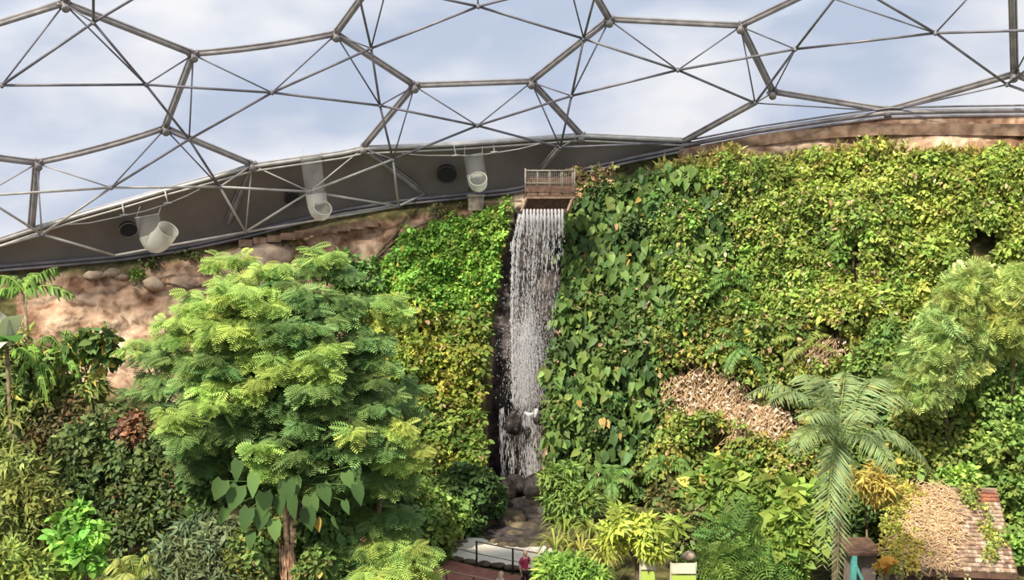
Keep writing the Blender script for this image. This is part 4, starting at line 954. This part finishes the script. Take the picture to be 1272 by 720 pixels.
palm('palm', 'curled yellow green palm fronds at the bottom edge left', (168, 735), 34,
     [(128, 712, 0, .6), (140, 698, -.3, .5), (160, 690, .2, .4), (185, 692, 0, .5), (197, 715, 0, .6), (150, 725, -.8, .5), (120, 730, 0, .5)], .5, (.36, .46, .08), .1, 30, .8)
palm('fern', 'drooping fern between the arrow leaves and the bottom shrubs', (760, 600), 49.5,
     [(725, 612, -.5, .5), (735, 590, 0, .5), (760, 580, .3, .4), (790, 590, 0, .5), (795, 615, -.6, .5), (760, 630, -1, .4)], .5, (.15, .31, .05), .08, 28)
for (x, y, Y, lb) in [(880, 610, 48.5, 'bushy green fern under the dry patch of the right bank'), (830, 585, 50.5, 'small fern low on the bank right of the arrow leaves'), (1110, 370, float(cliff(1110, 370)[0][1] - .8), 'light green fern high on the right bank left of the bamboo'),
                      (910, 355, float(cliff(910, 355)[0][1] - .8), 'small dark fern in the middle of the right bank'), (1060, 300, float(cliff(1060, 300)[0][1] - .8), 'bright small fern high in the creeper on the right bank')]:
    tips = [(x + 34 * math.cos(a), y - 20 * math.sin(a) + 6, -.6 + .5 * math.sin(a), .5) for a in np.linspace(-.5, 3.6, 8)]
    palm('fern', lb, (x, y), Y, tips, .42, (.22, .40, .05) if 'bright' in lb or 'light' in lb else (.14, .30, .05), .07, 24)

# bananas on the left
def banana(label, crown, Y, tips, w, col, base_px, h_r=.09):
    c = at(*crown, Y); bz = at(base_px[0], base_px[1], Y + .2); gz = ground_z(bz[0], bz[1]); t = thing('banana_plant', label, 'banana plant', (bz[0], bz[1], gz))
    B().tube([(bz[0], bz[1], gz - .1), (bz + c) / 2 if bz[2] > gz else ((bz[0] + c[0]) / 2, c[1], (gz + c[2]) / 2), c], [h_r * 1.3, h_r, h_r * .6], 9).build('stem', mat('banana_stem', (.30, .22, .13), .7, noise=(4, (.42, .34, .2), 3)), t)
    for (x, y, dY, arch) in tips:
        p1 = at(x, y, Y + dY); cc = np.array(col) * R.uniform(.8, 1.25); b = B(); cur = curve3(c, p1, arch, 22); tt = nrm(np.gradient(cur, axis=0)); sd = nrm(np.cross(tt, (0, 0, 1.0)))
        b.tube(cur, np.linspace(.035, .012, 22), 5, col=(.45, .5, .12))
        for k in range(2, 21):     # torn strips hang off the midrib
            pw = w * math.sin(math.pi * min(1, .1 + .85 * k / 21)) ** .5
            for sg in (-1, 1):
                if R.random() < .16: continue
                pw_ = pw; pw = pw_ * R.uniform(.6, 1.15)
                d = nrm(sd[k] * sg * R.uniform(.4, 1) + tt[k] * R.uniform(.1, .6) + np.array([0, 0, -.7 - .7 * R.random()])); sp = np.linalg.norm(cur[k] - cur[k - 1]) * .56
                e = cur[k] + d * pw; m = cur[k] + nrm(sd[k] * sg + np.array([0, 0, .05])) * pw * .45
                b.add([cur[k] - tt[k] * sp, cur[k] + tt[k] * sp, m + tt[k] * sp, m - tt[k] * sp, e + tt[k] * sp * .7, e - tt[k] * sp * .7], None, [(0, 1, 2, 3), (3, 2, 4, 5)], cc * np.exp(R.normal(0, .3)))
                pw = pw_
        b.build('leaf_blade', M['leaf'], t)
banana('banana plant with arching torn leaves against the bare soil at the left', (30, 362), 47, [(72, 332, 0, .25), (92, 368, -.4, .35), (-14, 350, 0, .45), (-25, 385, -.6, .5), (50, 340, 1.6, .3), (5, 345, 1.4, .3)], .62, (.17, .31, .055), (38, 480))
banana('small banana plant with yellowing leaf in front of the bare soil', (78, 440), 46, [(108, 415, 0, .4), (112, 450, -.5, .5), (50, 425, 0, .5), (45, 460, -.6, .5), (85, 412, .5, .4), (98, 470, -1, .4), (62, 470, -1, .4)], .45, (.15, .30, .05), (82, 520))
banana('short green banana plant low at the left under the torn-leaved one', (45, 455), 45, [(15, 440, 0, .5), (20, 475, -.5, .5), (70, 480, -.7, .5), (40, 430, .5, .4), (60, 500, -1, .5)], .42, (.17, .32, .05), (48, 540))
# pale big leaves at left edge
t = thing('elephant_ear_plant', 'plant with huge pale undersided leaves at the left edge of the photo', 'plant', (at(8, 430, 44)[0], 44, 0))
for k, (x0, y0, x1, y1, w) in enumerate([(8, 430, -12, 385, .55), (8, 430, 22, 392, .45), (8, 430, 20, 425, .5), (8, 430, -10, 440, .6)]):
    b = B(); blade(b, at(x0, y0, 44), at(x1, y1, 43.4), .35, w, [(.62, .60, .48), (.45, .50, .30), (.10, .24, .05), (.66, .64, .52)][k], .1); b.build('leaf_blade', M['leaf'], t)
B().tube([(at(8, 430, 44)[0], 44, 0), at(8, 430, 44)], .08, 7).build('stem', M['bark'], t)

# philodendron on trunk with aerial roots
t = thing('philodendron', 'climber with huge hanging arrow leaves and reddish aerial roots under the feathery tree', 'climbing plant', (at(355, 640, 36.5)[0], 37.2, 0))
root = at(355, 625, 36.9)
B().tube([(root[0], 37.2, -.1), (root[0], 37.1, 2.5), root, at(360, 575, 37.2)], [.17, .13, .11, .08], 8).build('stem', M['bark'], t)
for (x, y, ln, ang, c_) in [(300, 612, 1.5, -.35, 0), (328, 640, 1.6, -.1, 0), (372, 600, 1.5, .1, 1), (405, 610, 1.5, .35, 0), (345, 655, 1.3, 0, 1), (285, 640, 1.2, -.3, 1), (378, 640, 1.2, .25, 0), (318, 598, 1.3, -.2, 1), (425, 595, 1.2, .4, 1), (392, 652, .7, .1, 2), (350, 605, 1.4, .05, 0), (310, 670, 1.0, -.2, 0), (430, 630, 1.0, .3, 0), (360, 625, 1.5, 0, 0), (390, 625, 1.3, .2, 1), (300, 640, 1.3, -.3, 0), (340, 625, 1.2, -.1, 0), (445, 610, 1.2, .3, 0), (275, 605, 1.2, -.4, 1), (412, 650, 1.1, .3, 0), (325, 620, 1.4, 0, 1), (290, 580, 1.3, -.2, 0), (440, 585, 1.2, .2, 0)]:
    ln *= R.uniform(.45, .68); p = at(x + R.normal(0, 5), y - 8, 36.0 + R.normal(0, .3)); b = B()
    col = [(.08, .18, .04), (.13, .27, .055), (.60, .42, .04)][c_]; col = tuple(np.array(col) * R.uniform(.75, 1.3))
    inst(b, 'heart', p[None], np.array([[math.sin(ang), -.25, -1.0]]), np.array([[R.normal(0, .5), -1.0, R.uniform(.1, 1.0)]]), ln, R.uniform(.7, 1.0), np.array([col])); b.tube([root, (root + p) / 2 + np.array([0, .1, .35]), p], .015, 5, col=(.12, .22, .05))
    o = b.build('leaf_blade', M['leaf'], t)
    if c_ == 2: o['label'] = 'yellow ageing leaf'
b = B()
for k in range(26):
    x = R.uniform(343, 368); y0 = R.uniform(672, 694); p = at(x, y0, 36.6); b.tube([p, p + np.array([R.normal(0, .1), -.1, -1]), p + np.array([R.normal(0, .2), 0, -2.4])], .02, 4, cap=False)
b.build('aerial_root', mat('reddish_root', (.34, .17, .11), .8, noise=(6, (.55, .36, .24), 3)), t)

# strap-leaved clumps (bromeliad / spider plants) bottom centre
for k, (x, y, Y, lb, col) in enumerate([(690, 668, 48, 'olive strap-leaved clump beside the pool', (.33, .36, .08)), (722, 672, 46.5, 'golden olive strap-leaved clump right of the pool', (.40, .38, .08)), (752, 684, 45, 'arching strap-leaved clump left of the young lime tree', (.36, .38, .09)),
                                        (735, 650, 49, 'upright strap-leaved clump below the fern', (.28, .33, .07)), (702, 645, 50, 'strap-leaved clump at the right foot of the waterfall', (.25, .33, .06)), (745, 705, 43.5, 'green strap-leaved clump beside the light green bush', (.22, .34, .07)), (765, 660, 47, 'small strap-leaved clump behind the lime-leaved tree', (.40, .34, .10))]):
    p = at(x, y, Y); gz = ground_z(p[0], p[1]); p[2] = max(gz, p[2] - .9); t = thing('strap_leaved_plant', lb, 'plant', (p[0], p[1], p[2]))
    b = B()
    for j in range(34):
        a = R.uniform(0, 2 * math.pi); L_ = R.uniform(.7, 1.5); tip = p + np.array([math.cos(a) * L_ * .9, math.sin(a) * L_ * .9, R.uniform(.0, .7)])
        blade(b, p + np.array([0, 0, .15]), tip, R.uniform(.35, .7), .045, np.array(col) * R.uniform(.7, 1.35), .2)
    b.build('foliage', M['leaf'], t)
    B().tube([p - np.array([0, 0, .1 + (p[2] - gz if p[2] - gz < 2 else 0)]), p + np.array([0, 0, .2])], .08, 7).build('stem', M['bark'], t)

# seedling on the soil & small scrub
for (x, y, lb, c_) in [(172, 345, 'tiny green seedling on the bare soil below the air duct', G_BR), (240, 318, 'low scrub at the foot of the membrane wall above the feathery tree', G_OL), (190, 330, 'sparse scrub on the shaded dark soil under the lowest air duct', G_OL), (590, 250, 'small weeds behind the concrete block left of the weir', G_OL), (545, 262, 'weedy tuft on the pale soil left of the concrete block', (.25, .27, .08)), (352, 300, 'small shrub on the soil below the middle duct', G_OL)]:
    P = cliff(np.full(10, x) + R.normal(0, 7, 10), np.full(10, y) + R.normal(0, 3, 10)); o = outward(P); b = B(); clumps(b, 'oval', P + o * .15, .28, 9, .22, c_, out=o); 
    s = thing('small_shrub', lb, 'shrub', P.mean(0)); b.build('foliage', M['leaf'], s)
    B().tube([P.mean(0) - o[0] * .2, P.mean(0) + o[0] * .3], .03, 5).build('stem', M['bark'], s)
# dead leaf heap at weir right
P = cliff(R.uniform(700, 760, 70), R.uniform(222, 262, 70)); P = P[(project(P)[1] + (project(P)[0] - 700) * .7) < 285] ; o = outward(P)
b = B(); clumps(b, 'oval', P + o * .9, .3, 14, .28, (.50, .34, .16), out=o, accents=((.4, (.35, .42, .08)),))
tag(b.build('dead_foliage', M['dry']), 'brownish dead leaves capping the bank right beside the weir', 'dead foliage', kind='stuff')

# ================================================================== HUT
zE, zR = 2.5, 4.3
E1, E2p, R1, R2 = at_z(1096, 706, zE), at_z(1263, 713, zE), at_z(1108, 606, zR), at_z(1238, 610, zR)
hut = thing('hut', 'small wooden hut with shingle roof half covered in dry vines at bottom right', 'hut', ((E1[0] + E2p[0]) / 2, (E1[1] + R1[1]) / 2 + .5, 0))
nrf = nrm(np.cross(E2p - E1, R1 - E1)); nrf = nrf if nrf[2] > 0 else -nrf
b = B(); rowsn = 20
for r_ in range(rowsn):
    v0 = r_ / rowsn; v1 = (r_ + 1.35) / rowsn; n = 26; u = 0
    while u < 1:
        w = R.uniform(.025, .055); u1 = min(1, u + w)
        q0 = lambda uu, vv: (E1 * (1 - uu) + E2p * uu) * (1 - vv) + (R1 * (1 - uu) + R2 * uu) * vv
        dj = R.uniform(-.006, .006)
        a0, a1, b0, b1 = q0(u, v0 + dj), q0(u1 - .002, v0 + dj), q0(u, min(1, v1)), q0(u1 - .002, min(1, v1))
        th_ = .075
        c0 = np.array([(.42, .29, .20), (.52, .38, .27), (.32, .20, .14), (.60, .47, .36)][R.integers(4)]) * R.uniform(.85, 1.1)
        if u > .75 and v0 > .8: c0 = np.array((.42, .17, .10)) * R.uniform(.8, 1.1)
        b.add([a0 + nrf * .10, a1 + nrf * .10, b1 + nrf * .01, b0 + nrf * .01, a0 + nrf * .02, a1 + nrf * .02, b1 - nrf * .03, b0 - nrf * .03], None, [(0, 1, 2, 3), (4, 5, 1, 0), (4, 0, 3, 7), (5, 6, 2, 1), (7, 6, 5, 4)], c0)
        u = u1
b.build('roof', M['shingle'], hut, False)
back = lambda p, q_: p + (p - q_) * np.array([1, 1, 0]) * .9 + np.array([0, 0, -1.6])
Bk1, Bk2 = back(R1, E1), back(R2, E2p)
b = B(); b.add([R1 + nrf * .03, R2 + nrf * .03, Bk2, Bk1, R1 - (0, 0, .08), R2 - (0, 0, .08), Bk2 - (0, 0, .08), Bk1 - (0, 0, .08)], None, [(0, 3, 2, 1), (4, 5, 6, 7), (2, 3, 7, 6)], (.35, .24, .16)); b.beam(R1 + (0, 0, .05), R2 + (0, 0, .05), .25, .12, (.4, .27, .18))
b.build('back_roof', M['shingle'], hut, False)
b = B(); b.beam(E1 - (0, 0, .1), E2p - (0, 0, .1), .08, .2); b.beam(E1 - (0, 0, .08), R1 - (0, 0, .08), .08, .18); b.beam(E2p - (0, 0, .08), R2 - (0, 0, .08), .08, .18); b.build('eave_board', M['darkwood'], hut, False)
for p in (E1 * .93 + E2p * .07, E1 * .07 + E2p * .93, E1 * .5 + E2p * .5):
    p = p + np.array([0, .45, 0]); B().beam((p[0], p[1], 0), (p[0], p[1], zE), .16, .16).build('post', M['wood'], hut, False)
wl = []
inn_ = lambda p, q_, t: p * (1 - t) + q_ * t
b = B(); w1, w2, w3, w4 = [np.array([p[0], p[1], 0]) for p in (inn_(E1, R1, .35) + (.25, 0, 0), inn_(E2p, R2, .35) - (.25, 0, 0), Bk2 - (.3, .3, 0), Bk1 + (.3, -.3, 0))]
for a, c_ in ((w1, w2), (w2, w3), (w3, w4), (w4, w1)):
    n = max(3, int(np.linalg.norm(c_ - a) / .22))
    for k in range(n):
        p = a + (c_ - a) * (k + .5) / n; d = nrm(c_ - a); b.box(p + np.array([0, 0, 1.3]), (.1, .03, 1.3), d, np.cross((0, 0, 1), d))
b.build('wall_board', M['darkwood'], hut, False)
# vines on the roof
rf = lambda u, v: (E1 * (1 - u)[:, None] + E2p * u[:, None]) * (1 - v)[:, None] + (R1 * (1 - u)[:, None] + R2 * u[:, None]) * v[:, None]
n = 3200; u = .06 + R.random(n) * .70; v = R.random(n); msk = (u < .68 - .22 * np.abs(v - .55) - .12 * R.random(n)) ; u, v = u[msk], v[msk]; P = rf(u, v) + nrf * R.uniform(.10, .28, (len(u), 1))
b = B()
for k in range(0, len(P), 2):
    d = nrm(np.array([R.normal(0, 1), R.normal(0, .8), R.normal(0, .35)])); d = d - nrf * (d @ nrf); b.tube([P[k], P[k] + d * .3 + nrf * .05, P[k] + d * .6 + np.array([R.normal(0, .1), 0, 0])], .013, 4, cap=False, col=np.array((.66, .46, .26)) * R.uniform(.7, 1.15))
inst(b, 'oval', P, rnd_dir(len(P)) + np.array([0, -.5, 0]), np.repeat(nrf[None], len(P), 0) + R.normal(0, .5, (len(P), 3)), R.uniform(.05, .15, len(P)), .8, hue((.60, .41, .22), len(P), .3, .08))
tag(b.build('dead_vine', M['dry']), 'mat of tan dead vine stems lying on the hut roof', 'dead vine', kind='stuff')
def roofvine(us, vs, n, col, lb, acc=()):
    u = np.clip(R.normal(us[0], us[1], n), -.03, 1.02); v = np.clip(R.normal(vs[0], vs[1], n), -.05, 1.03); P = rf(u, v) + nrf * .18
    b = B(); clumps(b, 'oval', P, .2, 18, .15, col, out=np.repeat(nrf[None], n, 0), accents=acc)
    tag(b.build('leafy_vine', M['leaf']), lb, 'vine', kind='stuff')
roofvine((.05, .05), (.5, .35), 75, (.38, .44, .04), 'yellow green leafy vine along the left side of the hut roof', ((.2, YEL),))
roofvine((.20, .09), (.14, .13), 40, (.46, .44, .04), 'yellow leafy vine over the lower left eave of the hut', ((.2, YEL),))
roofvine((.12, .07), (.86, .08), 30, (.48, .44, .05), 'yellow leafy vine on the upper left of the hut roof')
roofvine((.84, .03), (.35, .20), 26, (.32, .42, .06), 'strip of green vine down the right side of the hut roof', ((.15, YEL),))
roofvine((.72, .03), (.88, .08), 22, (.30, .40, .06), 'green vine sprig near the ridge of the hut roof')
b = B()
for (u_, L_) in [(.12, .8), (.15, .5), (.28, .35), (.42, .5), (.46, .35), (.62, .25), (.0, 1.0), (-.02, 1.3), (.03, .7)]:
    p = E1 * (1 - u_) + E2p * u_ + np.array([0, -.05, 0]); b.tube([p, p + np.array([.05, -.05, -L_ * .5]), p + np.array([-.03, 0, -L_])], .012, 4, col=(.4, .35, .15))
    m = int(18 * L_) + 4; P = p + np.stack([R.normal(0, .06, m), R.normal(-.05, .05, m), -R.random(m) * L_], -1)
    inst(b, 'oval', P, rnd_dir(m) + np.array([0, 0, -.6]), rnd_dir(m) + np.array([0, -1.2, .3]), R.uniform(.1, .2, m), 1, hue((.50, .50, .22), m, .2, .1))
tag(b.build('hanging_vine', M['leaf']), 'thin leafy vine strands hanging from the hut eave', 'vine', kind='stuff')
# pot-like orange leaf mass at eave left
p = at(1100, 712, 39.8); b = B()
for k in range(9):
    a = k / 9 * 6.28; blade(b, p + np.array([0, 0, .0]), p + np.array([math.cos(a) * .5, math.sin(a) * .4, .35 + .2 * math.sin(k)]), .22, .16, np.array((.58, .30, .05)) * R.uniform(.8, 1.2))
t = thing('shrub', 'orange brown leafed plant under the left corner of the hut roof', 'shrub', (p[0], p[1], 0)); b.build('foliage', M['leaf'], t); B().tube([(p[0], p[1], 0), p], .05, 6).build('stem', M['bark'], t)
# teal shed
sh = thing('shed', 'low shed with teal painted post and dark flat roof left of the hut', 'shed', (at(1072, 720, 42)[0], 42.5, 0))
a0 = at(1055, 688, 42); a1 = at(1090, 690, 42)
bb = B(); bb.box(((a0[0] + a1[0]) / 2 + .1, 42.9, a0[2]), ((a1[0] - a0[0]) / 2 + .15, .95, .05)); bb.build('flat_roof', M['darkwood'], sh, False)
bb = B(); bb.box(((a0[0] + a1[0]) / 2 + .2, 43.0, a0[2] / 2), ((a1[0] - a0[0]) / 2 - .1, .6, a0[2] / 2 - .05)); bb.build('wall_panel', M['mauve'], sh, False)
x0 = at(1061, 700, 42)[0]
bb = B(); bb.beam((x0, 42.05, 0), (x0, 42.05, a0[2] - .05), .2, .2); bb.build('post', M['teal'], sh, False)
bb = B(); bb.beam((x0 + .05, 41.95, a0[2] - .45), (x0 + .55, 41.95, a0[2] - 1.5), .1, .12); bb.build('brace', M['teal'], sh, False)
# pale boards / planters bottom centre
for (xa, xb, yt, Y, lb) in [(796, 813, 694, 41.5, 'narrow white framed panel with green lower half beside the young lime tree'), (834, 864, 699, 41.2, 'wide cream topped green panel at the bottom centre right')]:
    pA, pB = at(xa, yt, Y), at(xb, yt, Y); t = thing('sign_board', lb, 'sign', ((pA[0] + pB[0]) / 2, Y, 0)); w = (pB[0] - pA[0]) / 2; cx = (pA[0] + pB[0]) / 2; z = pA[2]
    tilt = nrm(np.array([0, -.25, -1.0])); nn_ = np.cross((1, 0, 0), tilt)
    bb = B(); bb.box(np.array([cx, Y, z]) + tilt * .2, (w, .04, .2), (1, 0, 0), nn_, tilt); bb.build('top_panel', M['white'], t, False)
    bb = B(); bb.box(np.array([cx, Y, z]) + tilt * .85, (w, .04, .38), (1, 0, 0), nn_, tilt); bb.build('green_panel', M['green'], t, False)
    bb = B()
    for sg in (-1, 1): bb.beam((cx + sg * (w + .02), Y, 0), (cx + sg * (w + .02), Y, z + .03), .06, .06)
    bb.build('frame_post', M['white'], t, False)
rocks([(855, 690, .28, .7, 'small pale stone above the cream topped panel', 43)], 'palerock')

# ================================================================== PEOPLE
def skin_obj(name, verts, edges, radii, m, parent, sub=2):
    me = bpy.data.meshes.new(name); me.from_pydata([tuple(v) for v in verts], edges, []); o = bpy.data.objects.new(name, me); C.objects.link(o); o.parent = parent
    md = o.modifiers.new('Skin', 'SKIN'); md.use_smooth_shade = True
    if not me.skin_vertices: me.skin_vertices.new()
    for i, r_ in enumerate(radii): me.skin_vertices[0].data[i].radius = (r_, r_) if not isinstance(r_, tuple) else r_
    me.skin_vertices[0].data[0].use_root = True
    s = o.modifiers.new('Sub', 'SUBSURF'); s.levels = sub; s.render_levels = sub
    me.materials.append(m); return o
def person(label, loc, face, top, bottom, hair, bag=False):
    t = thing('person', label, 'person', loc); t.rotation_euler = (0, 0, face)
    # facing -Y locally ; one arm forward on the rail
    V = [(0, 0, .92), (0, 0, 1.12), (0, -.01, 1.32), (0, -.01, 1.44), (0, -.03, 1.52), (0, -.04, 1.60),
         (.18, 0, 1.38), (.24, .0, 1.12), (.22, -.18, .98), (.21, -.27, .97), (-.18, 0, 1.38), (-.25, .02, 1.10), (-.24, -.10, .88), (-.235, -.14, .80),
         (.10, 0, .86), (.11, -.02, .48), (.11, .02, .09), (.11, -.14, .03), (-.10, 0, .86), (-.12, -.04, .48), (-.13, .02, .09), (-.13, -.14, .03)]
    E = [(0, 1), (1, 2), (2, 3), (3, 4), (4, 5), (3, 6), (6, 7), (7, 8), (8, 9), (3, 10), (10, 11), (11, 12), (12, 13), (0, 14), (14, 15), (15, 16), (16, 17), (0, 18), (18, 19), (19, 20), (20, 21)]
    rad = [(.15, .11), (.13, .10), (.16, .11), (.07, .07), .055, .085, .06, .045, .035, .028, .06, .045, .035, .028, .09, .06, .045, .04, .09, .06, .045, .04]
    body = skin_obj('body', V, E, rad, M['skin'], t)
    # fingers
    for (wr, dr) in (((.21, -.27, .97), (0, -1, -.15)), ((-.235, -.14, .80), (0, -.3, -1))):
        b = B(); wr = np.array(wr) + np.array(loc); dr = nrm(np.array(dr, float)); sx = np.array([1, 0, 0])
        b.blob(wr + dr * .04, (.04, .03, .04), 0, n=1)
        for k in range(4):
            p = wr + dr * .06 + sx * (k - 1.5) * .018; b.tube([p, p + dr * .035, p + dr * (.06 - .005 * abs(k - 1.5)) + np.array([0, 0, -.015])], [.009, .008, .006], 5)
        b.tube([wr + dr * .03 + sx * .03, wr + dr * .055 + sx * .055], [.01, .008], 5)
        b.build('hand', M['skin'], t)
    # head with face
    L0 = np.array(loc)
    b = B(); b.blob(L0 + (0, -.05, 1.63), (.078, .095, .115), 0, n=3); b.blob(L0 + (0, -.148, 1.61), (.013, .02, .02), 0, n=1)
    for sg in (-1, 1): b.blob(L0 + (sg * .08, -.04, 1.62), (.012, .02, .03), 0, n=1)
    b.build('head', M['skin'], t)
    b = B()
    for sg in (-1, 1): b.blob(L0 + (sg * .03, -.138, 1.645), (.011, .008, .007), 0, n=1)
    b.build('eye', M['navy'], t)
    B().blob(L0 + (0, -.14, 1.575), (.024, .008, .006), 0, n=1).build('mouth', M['pink'], t)
    b = B(); b.blob(L0 + (0, -.02, 1.66), (.09, .10, .105), .05, n=3, freq=3); b.blob(L0 + (0, .05, 1.56), (.08, .05, .12), .08, n=2); b.build('hair', hair, t)
    skin_obj('shirt', [(0, 0, .90), (0, 0, 1.12), (0, -.01, 1.32), (0, -.01, 1.41), (.18, 0, 1.38), (.235, .0, 1.18), (-.18, 0, 1.38), (-.245, .02, 1.18)], [(0, 1), (1, 2), (2, 3), (3, 4), (4, 5), (3, 6), (6, 7)], [(.18, .135), (.155, .12), (.18, .13), (.09, .09), .08, .062, .08, .062], top, t)
    skin_obj('trousers', [(0, 0, .92), (.10, 0, .84), (.11, -.02, .48), (.11, .02, .10), (-.10, 0, .84), (-.12, -.04, .48), (-.13, .02, .10)], [(0, 1), (1, 2), (2, 3), (0, 4), (4, 5), (5, 6)], [(.17, .13), .105, .08, .065, .105, .08, .065], bottom, t)
    if bag:
        b = B(); b.blob(L0 + (.0, .17, 1.2), (.15, .10, .22), .05, n=3)
        for sg in (-1, 1): b.tube([L0 + (sg * .1, .14, 1.38), L0 + (sg * .11, .0, 1.46), L0 + (sg * .11, -.13, 1.33), L0 + (sg * .1, .1, 1.05)], .02, 6)
        b.build('backpack', M['navy'], t)
    return t
p = at_z(652, 733, .06)
person('person with fair hair, pink top and dark backpack standing by the pool', (p[0], p[1], .06), .5, M['pink'], M['navy'], M['hairfair'], True)
p = at_z(622, 762, .06)
person('fair-haired person whose head just shows at the bottom of the path', (p[0], p[1], .06), 2.4, M['pale'], M['navy'], M['hairfair'])

# ================================================================== LIGHT, WORLD, CAMERA
w = bpy.data.worlds.new('sky'); bpy.context.scene.world = w; w.use_nodes = True
N = w.node_tree.nodes; L = w.node_tree.links; bg = N['Background']
tc = N.new('ShaderNodeTexCoord'); mp = N.new('ShaderNodeMapping'); mp.inputs['Scale'].default_value = (3.4, 3.4, 7); L.new(tc.outputs['Generated'], mp.inputs['Vector'])
ns = N.new('ShaderNodeTexNoise'); ns.inputs['Scale'].default_value = 1.6; ns.inputs['Detail'].default_value = 5; L.new(mp.outputs[0], ns.inputs['Vector'])
rp_ = N.new('ShaderNodeValToRGB'); e = rp_.color_ramp.elements; e[0].position = .40; e[0].color = (.52, .60, .76, 1); e[1].position = .64; e[1].color = (.94, .93, .955, 1)
L.new(ns.outputs['Fac'], rp_.inputs['Fac']); L.new(rp_.outputs['Color'], bg.inputs['Color']); bg.inputs['Strength'].default_value = 1.0
sun = bpy.data.lights.new('sun', 'SUN'); sun.energy = 7.2; sun.angle = math.radians(5); sun.color = (1, .93, .78)
so = bpy.data.objects.new('sun', sun); C.objects.link(so); so.location = (0, 0, 60)
so.rotation_euler = Vector((-.42, -.55, .85)).to_track_quat('Z', 'Y').to_euler()

cam = bpy.data.cameras.new('camera'); co = bpy.data.objects.new('camera', cam); C.objects.link(co)
co.location = tuple(CAM); co.rotation_euler = (math.pi / 2 - TH, 0, 0); cam.sensor_width = 36; cam.lens = F * 36 / 1272; cam.clip_end = 500
sc = bpy.context.scene; sc.camera = co
sc.view_settings.view_transform = 'Standard'; sc.view_settings.look = 'None'; sc.view_settings.gamma = 1; sc.view_settings.use_curve_mapping = False; sc.view_settings.exposure = 0.0
sc.cycles.max_bounces = 8; sc.cycles.transparent_max_bounces = 32; sc.cycles.caustics_reflective = False; sc.cycles.caustics_refractive = False
